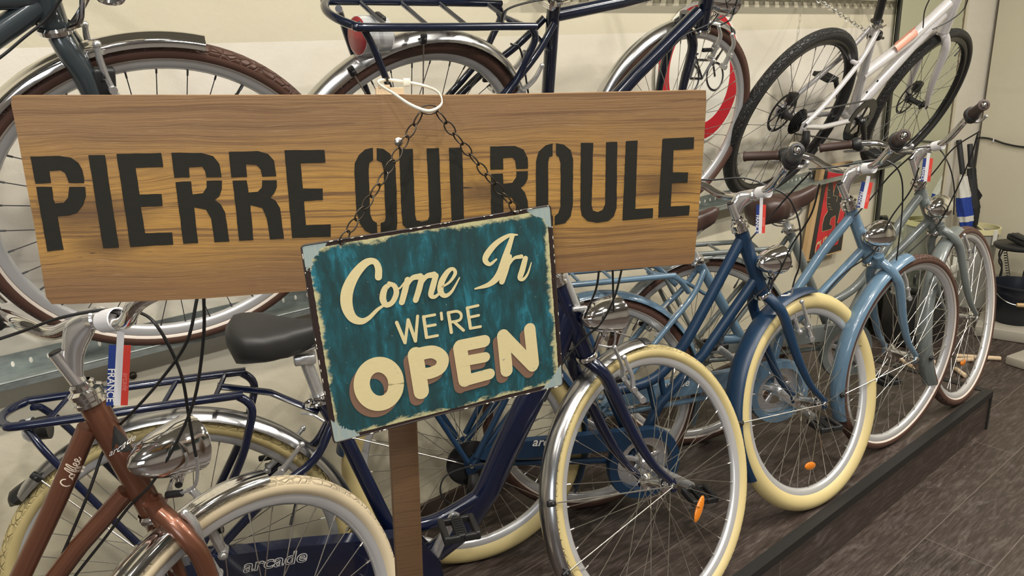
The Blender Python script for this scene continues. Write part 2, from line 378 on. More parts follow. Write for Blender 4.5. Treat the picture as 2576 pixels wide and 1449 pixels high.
M_ = dict(
 wall=mat('wall_paint', (.5, .45, .3), build=b_wall), farwall=mat('cream_paint', (.5, .45, .3), build=b_farwall), planks=mat('laminate', (.06, .05, .04), build=b_planks),
 ceil=mat('ceiling_paint', (.30, .29, .27), .8), shopwall=mat('dark_shop_wall', (.27, .245, .22), .7), trim=mat('black_edge_trim', (.011, .0105, .010), .5), base=mat('dark_base', (.05, .035, .028), .5),
 wood=mat('varnished_plank', (.4, .2, .06), build=b_wood), post=mat('stained_post', (.25, .12, .04), build=lambda nt, b: b_wood(nt, b, .55, (1, 1, 1), ())), pale=mat('pale_wood', (.62, .47, .30), .6),
 stencil=mat('black_stencil_paint', (.02, .02, .02), build=b_stencil), signpaint=mat('worn_teal_enamel', (.02, .1, .13), build=b_signpaint), cream=mat('cream_lettering', (.7, .6, .3), build=b_letter),
 brownsh=mat('brown_letter_shadow', (.2, .11, .07), build=lambda nt, b: b_letter(nt, b, (.185, .105, .068), (.05, .09, .09), .70)), rust=mat('dark_brown_edge', (.022, .013, .010), .5), chip=mat('chipped_white', (.7, .66, .56), .6),
 stemalu=mat('polished_alloy', (.84, .83, .82), .14, .88), fendalu=mat('polished_mudguard', (.60, .60, .60), .22, 1), oldsteel=mat('darkened_steel', (.055, .045, .035), .42, .8), tie=mat('translucent_nylon', (.66, .645, .55), .35), chrome=mat('chrome', (.86, .85, .84), .07, 1), alu=mat('aluminium', (.70, .70, .70), .28, .8, build=b_brushed),
 rim=mat('satin_rim', (.62, .62, .62), .30, .55), steel=mat('spoke_steel', (.62, .60, .55), .28, 1), dspoke=mat('dark_spoke', (.10, .10, .10), .4, .7), black=mat('black_plastic', (.016, .016, .016), .42), blackg=mat('glossy_black', (.012, .012, .012), .15),
 matteblack=mat('matte_black_vinyl', (.022, .022, .021), .48), rubber=mat('cable_housing', (.013, .013, .013), .4), brown=mat('brown_grip', (.045, .023, .017), .55), leather=mat('brown_saddle_vinyl', (.050, .025, .019), .42),
 t_cream=mat('cream_tyre', (.6, .5, .2), build=b_tyre((.60, .485, .225))), t_pale=mat('pale_cream_tyre', (.7, .6, .4), build=b_tyre((.69, .575, .385))), t_brown=mat('brown_tyre', (.1, .05, .03), build=b_tyre((.088, .042, .029))), t_black=mat('black_tyre', (.02, .02, .02), build=b_tyre((.017, .017, .017))),
 stripe=mat('reflective_stripe', (.62, .55, .48), .4), coffee=mat('copper_paint', (.4, .15, .07), .3, .55, .6, build=b_flake((.215, .088, .050), (.155, .058, .032), .33)),
 navy=mat('navy_gloss_paint', (.004, .008, .030), .2, 0, .8), unavy=mat('dark_navy_gloss_paint', (.004, .008, .022), .2, 0, .8), blue=mat('matte_blue_paint', (.008, .030, .070), .38), light=mat('light_blue_gloss_paint', (.105, .180, .255), .25, 0, .7), grey=mat('grey_gloss_paint', (.140, .157, .150), .28, 0, .6),
 slate=mat('dark_slate_gloss_paint', (.035, .046, .052), .22, .1, .8), white=mat('silver_white_paint', (.62, .60, .60), .25, .25, .7), peach=mat('coral_panel', (.70, .33, .24), .35), amber=mat('amber_reflector', (.56, .165, .012), .18), red=mat('red_reflector', (.30, .030, .036), .3),
 glass=mat('lamp_glass', (.75, .77, .78), .12, .5), tagw=mat('tag_white', (.74, .73, .74), .5), tagb=mat('tag_blue', (.012, .035, .20), .5), tagr=mat('tag_red', (.72, .055, .035), .5), ink=mat('white_print', (.78, .76, .72), .5), redprint=mat('pale_red_print', (.85, .3, .25), .5),
 galv=mat('galvanised_steel', (.5, .5, .5), .36, .75, build=b_galv), hole=mat('lit_slot_paint', (.80, .77, .68), .7), mirror=mat('mirror_silver', (.78, .83, .74), .02, 1), mframe=mat('black_mirror_frame', (.014, .017, .015), .3), flaked=mat('flaked_mirror_backing', (.16, .12, .07), .7),
 signred=mat('road_sign_red', (.42, .008, .018), .35), signwhite=mat('road_sign_white', (.68, .66, .58), .4), signblack=mat('road_sign_black', (.012, .012, .014), .4), poster=mat('poster_black', (.018, .018, .018), .4), posterred=mat('poster_red', (.52, .018, .026), .4), gold=mat('poster_gold_line', (.55, .42, .22), .4), pine=mat('pine_frame', (.50, .33, .16), .5),
 yring=mat('cream_plastic', (.66, .60, .33), .4), bin=mat('grey_bin_plastic', (.30, .29, .25), .5), strap=mat('off_white_slat', (.66, .64, .57), .5), ubl=mat('umbrella_blue', (.008, .038, .26), .6), uwh=mat('umbrella_white', (.58, .56, .50), .7), ublk=mat('umbrella_black', (.014, .014, .014), .6),
 screen=mat('phone_screen', (.42, .55, .80), .2), bucket=mat('black_bucket', (.010, .012, .018), .35), concrete=mat('concrete_slab', (.34, .31, .25), .8), cart=mat('cardboard', (.42, .30, .17), .7))
# ------------------------------------------------------------------ bicycle parts (all in the frame of the bicycle they belong to)
SPK = {}
def wheel(root, P, W, name, tyre, RO, RB, tw=.040, nsp=36, stripe=False, spk='steel', rimm='rim', hubw=.034, rimh=.020, ends=.056):
    r = MB(); r.lathe([(RB+.0015, .0120), (RB+.0015, -.0120), (RB-rimh*.65, -.0112), (RB-rimh, -.004), (RB-rimh, .004), (RB-rimh*.65, .0112), (RB+.0015, .0120)], n=88)
    rim = obj(name, r, M_[rimm], root, M=P.I @ W.M, ang=50)
    t = MB(); K = 18; prof = []; ra = (RO-RB+.004)/2; rc = (RO+RB-.004)/2
    for k in range(K+1):
        a = 2*PI*k/K; prof.append((rc+ra*math.cos(a), tw/2*math.sin(a)))
    t.lathe(prof, n=96)
    if stripe: t.m = [1 if (i % K) in (6, 11) else 0 for i in range(len(t.f))]
    obj('tyre', t, [M_[tyre], M_['stripe']] if stripe else M_[tyre], rim, ang=60)
    h = MB(); fl = .021
    h.lathe([(.0045, -ends), (.0045, -hubw-.008), (.010, -hubw-.006), (.011, -hubw-.002), (fl, -hubw), (fl, -hubw+.003), (.013, -hubw+.008), (.0115, 0), (.013, hubw-.008), (fl, hubw-.003), (fl, hubw), (.011, hubw+.002), (.010, hubw+.006), (.0045, hubw+.008), (.0045, ends)], n=20)
    for s in (-1, 1): h.lathe([(.0001, s*(ends+.004)), (.006, s*(ends+.004)), (.0085, s*(ends+.001)), (.0085, s*(ends-.004)), (.0045, s*(ends-.005))][::s], n=12)
    obj('hub', h, M_['chrome' if spk == 'steel' else 'black'], rim)
    for j in range(nsp):
        side = 1 if j % 2 else -1; dr = 1 if (j//2) % 2 else -1; key = (RB, side, dr, spk, rimh)
        a = 2*PI*j/nsp
        if key not in SPK:
            b = MB(); fa = dr*math.radians(62); p0 = Vector((fl*.86*math.cos(fa), side*(hubw-.001), fl*.86*math.sin(fa))); p1 = Vector((RB-rimh+.001, side*.002, 0)); q = p1+(p0-p1).normalized()*.012
            b.tube([p0, q], .00105, 5); b.tube([q, p1], .0019, 6)
            me = obj('spoke', b, M_[spk], rim); SPK[key] = me.data; o = me
        else:
            o = bpy.data.objects.new('spoke', SPK[key]); COL.objects.link(o); o.parent = rim
        o.rotation_euler = (0, a, 0)
    v = MB(); v.tube([(RB-rimh, 0, 0), (RB-rimh-.03, 0, 0)], .0028, 8); v.tube([(RB-rimh-.022, 0, 0), (RB-rimh-.038, 0, 0)], .004, 8)
    o = obj('valve', v, M_['black'], rim); o.rotation_euler = (0, -1.05, 0)
    return rim
def reflector(rim, W, px, py, color='amber', sz=.040, off=-.012):
    p = W.L(px, py, -off); a = math.atan2(p.z, p.x); rr = math.hypot(p.x, p.z)
    b = MB(); c = Vector((rr, off*1., 0)); b.ell(c, .0125, .006, sz*.5, 16); b.box(c+Vector((0, .004, 0)), .010, .006, sz*.5)
    o = obj('spoke_reflector', b, M_[color], rim); o.rotation_euler = (0, -a, 0); return o
def fender(root, P, W, name, R, a0, a1, wd, mt, ridges=0, depth=.016, roll=0.):
    b = MB(); n = 44; K = 14; V = []; F = []; sec = []
    for k in range(K+1):
        t = -1+2*k/K; y = wd/2*math.sin(t*1.25)/math.sin(1.25); d = (math.cos(t*1.35)-1)*depth
        if ridges: d += .0012*math.cos(t*PI*ridges)
        sec.append((d, y))
    sec2 = sec+[(d-.0014, y*.97) for d, y in sec[::-1]]; Q = len(sec2)
    for i in range(n+1):
        a = math.radians(a0+(a1-a0)*i/n)
        for d, y in sec2:
            r = R+d; V.append((r*math.cos(a), y, r*math.sin(a)))
    for i in range(n):
        for k in range(Q): F.append((i*Q+k, i*Q+(k+1) % Q, (i+1)*Q+(k+1) % Q, (i+1)*Q+k))
    F.append(tuple(range(Q-1, -1, -1))); F.append(tuple(n*Q+k for k in range(Q)))
    b.add(V, F); return obj(name, b, mt, root, M=P.I @ W.M, ang=50)
def fstay(par, R, adeg, wd, sign=-1, bolt=True):
    a = math.radians(adeg); p = Vector((R*math.cos(a), sign*wd/2, R*math.sin(a))); q = Vector((0, sign*.060, 0))
    b = MB(); b.tube([q, q+(p-q)*.06, p], .0017, 7); b.lathe([(0.0001, -.006), (.0055, -.006), (.0055, .002), (.0001, .002)], c=q, n=10)
    o = obj('mudguard_stay', b, M_['steel'], par)
    if bolt:
        c = MB(); c.box(p, .022, .010, .014, Matrix.Rotation(-a, 3, 'Y'), bev=.003); c.ell(p+Vector((0, sign*.006, 0)), .0045, .003, .0045, 10); obj('stay_clip', c, M_['black'], par)
    return o
def fork(root, P, W, hb, mt, wlen=.055, r0=.0155, r1=.0085, rake=.035, crown=True, flare=.05):
    """hb: lower end of the head tube in the bicycle frame; the legs end at the axle of the wheel W"""
    I = W.I @ P.M; C = I @ Vector(hb); C.y *= .3
    d = (Vector((0, 0, 0))-C); L = d.length; dn = d.normalized(); b = MB()
    for s in (-1, 1):
        e = Vector((0, s*wlen, 0))
        pts = [C-dn*.004+Vector((0, s*.006, 0)), C+dn*.016+Vector((0, s*.028, 0)), C+dn*.045+Vector((0, s*(flare-.006), 0)), C+dn*.085+Vector((0, s*flare, 0)), C+dn*(L*.55)+Vector((-rake*.55, s*(flare+.001), 0)), C+dn*(L*.8)+Vector((-rake*.55, s*(flare+.003), 0)), e+Vector((-.004, 0, .014))]
        Q = cr(pts, 6); b.tube(Q, [r0, r0, r0, r0*.98, r0*.85, r0*.66, r1], 12)
        b.prism([(-.012, .018), (.010, .016), (.014, -.004), (.006, -.016), (-.008, -.014)], .005, Matrix.Translation((0, s*wlen-.0025, 0)))
    b.tube([C-dn*.028, C+dn*.012], .0165, 14)
    o = obj('fork', b, mt, root, M=P.I @ W.M)
    return o, C, dn
def headset(root, HT, HB, r=.0225):
    ax = (HT-HB).normalized(); b = MB()
    b.lathe([(r*.95, -.002), (r*1.12, .0), (r*1.12, .006), (r*.98, .008), (r*.98, .013), (r*1.1, .015), (r*1.1, .022), (r*.8, .026), (r*.8, .032), (r*.62, .036)], c=HT, ax=ax, n=28); obj('upper_headset', b, M_['chrome'], root)
    b = MB(); b.lathe([(r*.98, .004), (r*1.12, .0), (r*1.12, -.007), (r*.95, -.011), (r*.8, -.012)], c=HB, ax=ax, n=28); obj('lower_headset', b, M_['chrome'], root)
def stem(root, HT, HB, clampL, r=.0112, top=None, bar=(0, 1, 0)):
    ax = (HT-HB).normalized(); T = Vector(top) if top is not None else HT+ax*.13
    b = MB(); b.tube([HT+ax*.02, T], r, 16, mi=0)
    c = Vector(clampL); Lq = (T-HT).length; dd = (c-T); up_ = Vector((0, 0, 1))
    col_ = lambda u: HT+ax*(.032+(Lq-.034)*u)
    def crv(u): p0 = col_(u); md = col_(min(1, .45+.55*u)).lerp(c, .42+.10*u)+up_*(.010*u)-Vector((.010*u, 0, 0)); return cr([p0, md, c+up_*(.004*(u-.5))], 10)
    A_, B_ = crv(0), crv(1); V = []; F = []; K = 20; nn_ = len(A_)
    for i, (p_, q_) in enumerate(zip(A_, B_)):
        f = i/(nn_-1); C_ = (p_+q_)/2; h = (q_-p_)/2; hl = h.length; hd = h.normalized() if hl > .001 else up_; side = Vector((0, 1, 0)); rr = r*(.75+.95*f)
        for k in range(K):
            a_ = 2*PI*k/K; V.append(C_+hd*math.copysign(abs(math.cos(a_))**.8, math.cos(a_))*(hl+rr*.75)+side*math.sin(a_)*(r*.80+r*.75*f))
    for i in range(nn_-1):
        for k in range(K): F.append((i*K+k, i*K+(k+1) % K, (i+1)*K+(k+1) % K, (i+1)*K+k))
    F.append(tuple(range(K-1, -1, -1))); F.append(tuple((nn_-1)*K+k for k in range(K))); b.add(V, F)
    bd = Vector(bar).normalized(); b.tube([c+bd*.022, c+bd*.019, c-bd*.019, c-bd*.022], [.0145, .0172, .0172, .0145], 18)
    o = obj('stem', b, M_['stemalu'], root)
    p = MB(); p.lathe([(.0001, .003), (r*.86, .003), (r*.9, -.002)], c=T, ax=ax, n=16); obj('stem_cap', p, M_['rubber'], o)
    return o
BARP = [(-.021, .092, .013), (-.039, .152, .062), (-.091, .205, .074), (-.183, .296, .085)]
def handlebar(root, P, clampL, yaw, tilt, pts=BARP, grip='brown', kit=True, sides=(1, -1), dark=False, far_pts=None):
    """pts: (forward, outward, up) of the bar bends; sides: 1 near (right-hand) side, -1 far side"""
    fx = Vector((math.cos(yaw), math.sin(yaw), 0)); nx = Vector((math.sin(yaw), -math.cos(yaw), 0)); C = P.M @ Vector(clampL)
    def w(q, s): return P.I @ (C+fx*q[0]+nx*s*q[1]+Vector((0, 0, q[2]+s*q[1]*tilt)))
    path = []
    for s in (-1, 1):
        g = [w((0, .03, 0), s)]+[w(q, s) for q in (far_pts if far_pts and s < 0 else pts)]
        path.append(g)
    full = path[0][::-1]+path[1]
    b = MB(); b.tube(fillet(full, .045, 6), .0112, 14); bar = obj('handlebar', b, M_['chrome' if not dark else 'alu'], root)
    for s, g in zip((-1, 1), path):
        if s not in sides: continue
        e, a = g[-1], g[-2]; d = (a-e).normalized(); L = min(.118, (a-e).length*.82)
        b = MB(); b.lathe([(.010, -.006), (.0165, -.004), (.0172, 0), (.0150, .006), (.0152, L*.5), (.0150, L-.01), (.0172, L-.004), (.016, L), (.011, L)], c=e, ax=d, n=20)
        gr = obj('grip', b, M_[grip], bar)
        b = MB(); b.ell(e-d*.004, .0085, .0085, .0085, 12); obj('grip_plug', b, M_['chrome'], gr)
        if kit:
            k = e+d*(L+.016); b = MB(); b.lathe([(.013, -.016), (.021, -.013), (.024, -.004), (.024, .006), (.021, .014), (.014, .017)], c=k, ax=d, n=22)
            up = Vector((0, 0, 1)); sd = d.cross(up).normalized()*(1 if s > 0 else -1)
            b.ell(k+d*.008-up*.012+sd*.0, .020, .016, .017, 14); obj('gear_shifter' if s > 0 else 'brake_mount', b, M_['black'], bar)
            p0 = k+d*.02-up*.014; b = MB(); fwd = P.I.to_3x3() @ fx
            b.tube(cr([p0, p0+fwd*.030-up*.008, p0+fwd*.048-d*.03-up*.012, p0+fwd*.046-d*.085-up*.010], 5), [.006, .0055, .0045, .0035], 8, r2=1.4); b.ell(p0+fwd*.046-d*.088-up*.010, .006, .006, .006, 8)
            obj('brake_lever', b, M_['alu'], bar)
    return bar, w
def saddle(root, xr, xn, zr, zn, mt, hw=.085, th=.062, name='saddle', nose=.45):
    b = MB(); V = []; F = []; n = 18; K = 20
    prof = [(0, .30), (.04, .72), (.14, .98), (.28, 1.0), (.42, .74), (.55, .46), (.70, .30), (.88, .24), (.97, .19), (1, .08)]
    def ip(t):
        for (a, p), (c, q) in zip(prof, prof[1:]):
            if t <= c: u = (t-a)/(c-a); u = u*u*(3-2*u); return p+(q-p)*u
        return prof[-1][1]
    for i in range(n+1):
        t = i/n; x = xr+(xn-xr)*t; z = zr+(zn-zr)*t+.012*math.cos(t*PI*1.6)-.004; w_ = hw*ip(t); h = th*(1-nose*t)*(.55+.45*min(1, ip(t)*2.2))
        if i in (0, n): h *= .55
        for k in range(K):
            a = 2*PI*k/K; cx, sx_ = math.cos(a), math.sin(a); yy = w_*math.copysign(abs(cx)**.75, cx)*(1-.10*(sx_ < 0)*abs(sx_))
            zz = (h*.32*abs(sx_)**.8 if sx_ > 0 else -h*.68*abs(sx_)**.6)
            V.append((x, yy, z+zz-.008))
    for i in range(n):
        for k in range(K): F.append((i*K+k, i*K+(k+1) % K, (i+1)*K+(k+1) % K, (i+1)*K+k))
    F.append(tuple(range(K-1, -1, -1))); F.append(tuple(n*K+k for k in range(K)))
    b.add(V, F); o = obj(name, b, mt, root, ang=60)
    r = MB()
    for s in (-1, 1): r.tube(cr([(xr+.03, s*.035, zr-.02), (xr+.08, s*.024, zr-.048), (xr+.17, s*.020, zr-.045), (xn-.03, s*.008, zn-.018)], 5), .0035, 8)
    obj('saddle_rail', r, M_['steel'], o); return o
def seatpost(root, a, b_, r=.0135, mt='alu'):
    a = Vector(a); b_ = Vector(b_); ax = (b_-a).normalized(); b = MB(); b.tube([a, b_], r, 16); b.box(b_+ax*.004, .045, .034, .022, bev=.005)
    o = obj('seatpost', b, M_[mt], root); c = MB(); c.lathe([(r*1.05, -.008), (r*1.5, -.008), (r*1.5, .008), (r*1.05, .008)], c=a+ax*.004, ax=ax, n=20); c.tube([a+Vector((-r*1.5, 0, 0)), a+Vector((-r*2.6, -.012, -.004))], .004, 8); c.tube(cr([a+Vector((-.03, -.018, -.004)), a+Vector((-.01, -.032, 0)), a+Vector((.022, -.026, .004))], 4), .0045, 8)
    obj('seat_clamp', c, M_['chrome'], root); return o
def rack(root, mt, xr=-.27, xf=.16, z=.755, hub=(0, 0, .349), w_=.062, lamp_=None, r=.0085, drop='leg', sl=0.):
    b = MB()
    zz = lambda x: z+sl*(x-xr)
    rear = [(xf-.02, -w_, zz(xf-.02)), (xr+.07, -w_, zz(xr+.07)), (xr+.02, -w_*.8, z), (xr, 0, z), (xr+.02, w_*.8, z), (xr+.07, w_, zz(xr+.07)), (xf-.02, w_, zz(xf-.02))]
    def leg(s):
        if drop == 'leg': return [(xf+.005, s*w_, zz(xf)-.004), (xf+.025, s*w_, zz(xf)-.03), (xf+.015, s*w_, zz(xf)-.075), (xf-.02, s*(w_+.004), zz(xf)-.16), (hub[0]+.012, s*(w_+.008), hub[2]+.03)]
        return [(xf+.01, s*w_, zz(xf)-.003), (xf+.035, s*w_*.95, zz(xf)-.02), (xf+.075, s*w_*.6, zz(xf)-.065)]
    pts = [Vector(p) for p in leg(-1)][::-1]+[Vector(p) for p in rear]+[Vector(p) for p in leg(1)]
    b.tube(cr(pts, 5), r, 10)
    for x in (xr+.09, xr+.19, xr+.29, xf-.04): b.tube([(x, -w_, zz(x)), (x+.012, w_, zz(x))], r*.6, 8)
    o = obj('luggage_rack', b, mt, root)
    for s in (-1, 1):
        c = MB(); c.tube(cr([(xr+.04, s*w_*.55, z-.004), (xr+.055, s*w_*.8, z-.02), (xr+.10, s*(w_+.004), z-.10), (hub[0]-.012, s*(w_+.010), hub[2]+.02)], 6), r*.86, 10); obj('rack_strut', c, mt, o)
    c = MB(); c.tube([(xf-.04, 0, zz(xf)), (xf+.06, 0, zz(xf)-.03), (xf+.15, 0, zz(xf)-.09)], .006, 8, r2=2.0); obj('rack_bracket', c, mt, o)
    return o
def crankset(root, BB, rdeg, ldeg, off=-.062, R=.085, ring=True, arm='alu', plen=.17, ringm='alu', pedal=True, near=True, ps=.84):
    b = MB(); BB = Vector(BB)
    if ring:
        c = Vector((BB.x, off+.018, BB.z)); b.lathe([(R*.62, -.002), (R, -.002), (R, .002), (R*.62, .002), (R*.62, -.002)], c=c, n=48)
        for k in range(5):
            a = 2*PI*k/5+.3; b.tube([c+Vector((.012*math.cos(a), 0, .012*math.sin(a))), c+Vector((R*.7*math.cos(a), 0, R*.7*math.sin(a)))], .008, 8, r2=.4)
    b.lathe([(.0001, off-.008), (.010, off-.008), (.014, off-.004), (.019, off+.01), (.019, .05), (.0001, .05)], c=(BB.x, 0, BB.z), n=22)
    ch = obj('crankset', b, M_[ringm], root)
    for s, deg in ((-1, rdeg), (1, ldeg)):
        if s == -1 and not near: continue
        a = math.radians(deg); d = Vector((math.cos(a), 0, math.sin(a))); o0 = Vector((BB.x, off if s < 0 else -off, BB.z)); e = o0+d*plen+Vector((0, s*.014, 0))
        b = MB(); b.tube([o0-d*.004, o0+d*.03, o0+d*plen*.6+Vector((0, s*.006, 0)), e, e+d*.008], [.0165, .0165, .012, .0125, .010], 14, ref=(0, 1, 0), r2=.55); ca = obj('crank_arm', b, M_[arm], ch)
        if pedal:
            p = e+Vector((0, s*.052, 0)); b = MB(); b.tube([e, e+Vector((0, s*.088, 0))], .0065, 10)
            V3 = lambda x, y, z: Vector((x*ps, y*ps, z*ps)); b.box(p, .030*ps, .085*ps, .020*ps, bev=.003)
            for k in (-1, 1):
                b.box(p+V3(k*.040, 0, 0), .016*ps, .092*ps, .024*ps, bev=.004); b.box(p+V3(k*.022, s*.040, 0), .034*ps, .012*ps, .020*ps, bev=.003); b.box(p+V3(k*.022, -s*.040, 0), .034*ps, .012*ps, .020*ps, bev=.003)
            for k in range(-3, 4): b.box(p+V3(0, k*.010, .011), .022*ps, .004*ps, .003)
            obj('pedal', b, M_['black'], ca)
    return ch
def guard(root, BB, hub, mt, y=-.058, r1=.10, r2=.055, th=.026, hole=.075, txt=None):
    """chain guard: closed band from the chainring to the rear axle, open ring in front"""
    BB = Vector(BB); hub = Vector(hub); b = MB(); d = Vector((BB.x-hub.x, 0, BB.z-hub.z)); L = d.length; a = math.atan2(d.z, d.x)
    M = Matrix.Translation((hub.x, y, hub.z)) @ Matrix.Rotation(-a, 4, 'Y')
    if hole:
        b2 = MB(); pr = [(hole, -th/2), (r1, -th/2), (r1+.003, 0), (r1, th/2), (hole, th/2), (hole, -th/2)]; b2.lathe(pr, c=(L, 0, 0), n=44); b.add([M @ Vector(x) for x in b2.v], b2.f)
        poly = [(L-hole*.55, r1*.86), (L-r1*.35, r1*.98), (.06, r1*.62), (.02, r2*.9), (.0, r2*.55), (.05, r2*.35), (L-hole*.8, r1*.42)]
        b.prism([(p[0], p[1]) for p in poly], th*.92, M @ Matrix.Translation((0, -th*.46, 0)))
    else:
        poly = []
        for k in range(15): t = PI/2-PI*k/14; poly.append((L+r1*math.cos(t), r1*math.sin(t)))
        for k in range(11): t = -PI/2-PI*k/10; poly.append((r2*math.cos(t), r2*math.sin(t)))
        b.prism(poly, th, M @ Matrix.Translation((0, -th/2, 0)))
    o = obj('chain_guard', b, mt, root, ang=30)
    if txt:
        body, size, tx, tz = txt
        if isinstance(tx, Pl): v_ = M.inverted() @ tx.L(*tz, -y+th/2); tx, tz = v_.x, v_.z
        T = text_mb(body, size, fn=lambda p: M @ (Vector((tx, -th/2-.0008, tz))+p), bold=.0006, shear=.2); obj('lettering', T, M_['ink'], o, sm=False)
    return o
def headlight(root, P, px, py, yaw, s=1., off=0., pitch=0., brk=None):
    c = P.L(px, py, off); fx = (P.I.to_3x3() @ Vector((math.cos(yaw), math.sin(yaw), -math.tan(pitch)))).normalized()
    R = .040*s; b = MB(); b.lathe([(.0001, -.068*s), (R*.30, -.063*s), (R*.58, -.048*s), (R*.82, -.026*s), (R*.97, .004*s), (R*1.0, .020*s), (R*1.04, .024*s), (R*1.04, .031*s), (R*.93, .032*s)], c=c, ax=fx, n=32)
    o = obj('headlight', b, M_['chrome'], root)
    b = MB(); b.lathe([(R*.95, .029*s), (R*.8, .038*s), (R*.4, .044*s), (.0001, .045*s)], c=c, ax=fx, n=28); obj('lamp_glass', b, M_['glass'], o)
    if brk is not None:
        q = Vector(brk); b = MB()
        for k in (-.008, .008): b.tube(cr([c+Vector((0, k, -R*.9)), c*.55+q*.45+Vector((.008, k, 0)), q+Vector((.006, k*.6, .004))], 5), .0032, 8, r2=1.5)
        b.tube([c+Vector((0, -.012, -R-.012)), c+Vector((0, .012, -R-.012))], .006, 10); b.ell(c+Vector((0, 0, -R*.95)), .012, .009, .012, 12); obj('lamp_bracket', b, M_['chrome'], root)
    return o
def vbrake(root, P, pts, off=-.03, name='brake_arm', r=.0058):
    """arms given by picture points on the near side"""
    q = [P.L(x, y, -off) for x, y in pts]; b = MB(); b.tube(cr(q, 4), [r*.8, r, r*1.1, r*1.3], 8, r2=1.3); b.tube([q[-1]+Vector((0, -.012, 0)), q[-1]+Vector((0, .010, 0))], .0085, 12); b.ell(q[-1]+Vector((0, -.013, 0)), .006, .004, .006, 10)
    k = q[-2]; b.tube([k+Vector((0, -.008, 0)), k+Vector((0, .012, 0))], .007, 10); b.ell(q[0], .007, .007, .007, 10)
    o = obj(name, b, M_['alu'], root)
    far = MB(); far.v = [(v[0]-.004, -v[1]*.9, v[2]) for v in b.v]; far.f = [f[::-1] for f in b.f]; far.m = b.m; obj(name, far, M_['alu'], root)
    p = MB(); e = (q[-2]*.55+q[-1]*.45)+Vector((-.012, .018, 0)); d = (q[1]-q[0]); p.box(e, .05, .010, .012, bev=.003); obj('brake_pad', p, M_['black'], o)
    return o
def cable(root, P, pts, r=.0024, mt='rubber', name='brake_cable'):
    b = MB(); b.tube(cr([P.L(p[0], p[1], p[2] if len(p) > 2 else 0) for p in pts], 7), r, 7); return obj(name, b, M_[mt], root)
def tag(P, px, py, off, label, s=1., lean=0., yaw=None, w2=None, h=.088, w=.027, band=None):
    """paper flag tag hanging from the handlebar: its top edge hangs at the picture point"""
    c = P.M @ P.L(px, py, off); T = thing('paper_tag', label, 'tag', group='french flag tags on the handlebars')
    y = P.a if yaw is None else Vector((math.cos(yaw), math.sin(yaw), 0)); n = Vector((y.y, -y.x, 0)); u = Vector((0, 0, 1))
    R = Matrix((y, -n, u)).transposed().to_4x4(); R = Matrix.Translation(c) @ R @ Matrix.Rotation(lean, 4, 'Y'); T.matrix_world = R
    w *= s; h *= s; b = MB()
    b.box((-w/3, 0, -h/2), w/3, .0008, h, mi=0); b.box((0, 0, -h/2+.010*s), w/3, .0008, h+.020*s, mi=1); b.box((w/3, 0, -h/2), w/3, .0008, h, mi=2)
    st = obj('flag_strip', b, [M_['tagb'], M_['tagw'], M_['tagr']], T, sm=False)
    tx = text_mb('FRANCE', .0135*s, fn=lambda p: Vector((-w/3+p.z, -.0007, -h*.66-p.x)), bold=.0002); obj('lettering', tx, M_['ink'], st, sm=False)
    tx = text_mb('arcade', .010*s, fn=lambda p: Vector((w/3+p.z, -.0007, -h*.60-p.x)), shear=.2); obj('lettering', tx, M_['redprint'], st, sm=False)
    if band:
        bc, ad = band; J = T.matrix_world.inverted(); b = MB(); b.lathe([(.0150, -.017), (.0168, -.0165), (.0168, .0165), (.0150, .017), (.0150, -.017)], c=J @ (P.M @ bc), ax=J.to_3x3() @ (P.M.to_3x3() @ ad.normalized()), n=28)
        obj('wrap_band', b, M_['tagw'], T)
    return T
# ------------------------------------------------------------------ the room
FZ = -.1672; WY = 1.82; FX = 5.16; EY = .9642; EX = 3.285
struct('floor', MB().box((1.1, -.6, FZ-.03), 8.6, 5.0, .06), M_['planks'], sm=False)
struct('wall_left', MB().box((1.1, WY+.05, 1.25), 8.6, .10, 3.1), M_['wall'], sm=False)
struct('wall_back', MB().box((FX+.05, -.6, 1.25), .10, 4.8, 3.1), M_['farwall'], sm=False)
struct('wall_right', MB().box((1.1, -3.05, 1.25), 8.6, .10, 3.1), M_['shopwall'], sm=False)
struct('wall_front', MB().box((-3.15, -.6, 1.25), .10, 4.8, 3.1), M_['shopwall'], sm=False)
struct('ceiling', MB().box((1.1, -.6, CEIL+.05), 8.6, 5.0, .10), M_['ceil'], sm=False)
struct('baseboard_left', MB().box((4.3, WY-.006, FZ+.04), 2.0, .012, .08), M_['base'], sm=False)
struct('baseboard_back', MB().box((FX-.006, -.2, FZ+.04), .012, 4.0, .08), M_['farwall'], sm=False)
T = thing('display_platform', 'low dark plank platform with black edge strip under the lower row of bicycles', 'platform', loc=(EX/2-1, 1.4, FZ))
def sub(mb, o): return MB().add([Vector(x)-Vector(o) for x in mb.v], mb.f)
o0 = (EX/2-1, 1.4, FZ)
X0 = -2.4
deck = obj('deck', sub(MB().box(((EX+X0)/2, (EY+WY)/2, -.011), EX-X0-.01, WY-EY-.01, .022), o0), M_['planks'], T, sm=False)
obj('front_panel', sub(MB().box(((EX+X0)/2, EY+.014, (FZ-.012)/2), EX-X0-.012, .018, -FZ-.012), o0), M_['planks'], T, sm=False)
obj('end_panel', sub(MB().box((EX-.014, (EY+WY)/2, (FZ-.012)/2), .018, WY-EY-.03, -FZ-.012), o0), M_['planks'], T, sm=False)
tr = MB(); tr.box(((EX+X0)/2, EY+.016, .0015), EX-X0, .034, .005); tr.box(((EX+X0)/2, EY+.0015, -.0105), EX-X0, .004, .026); tr.box((EX-.016, (EY+WY)/2, .0015), .034, WY-EY, .0048); tr.box((EX-.0015, (EY+WY)/2, -.0105), .004, WY-EY, .026)
tr.box((EX-.006, EY+.003, (FZ-.02)/2), .014, .007, -FZ-.02)
obj('edge_trim', sub(tr, o0), M_['trim'], T, sm=False)
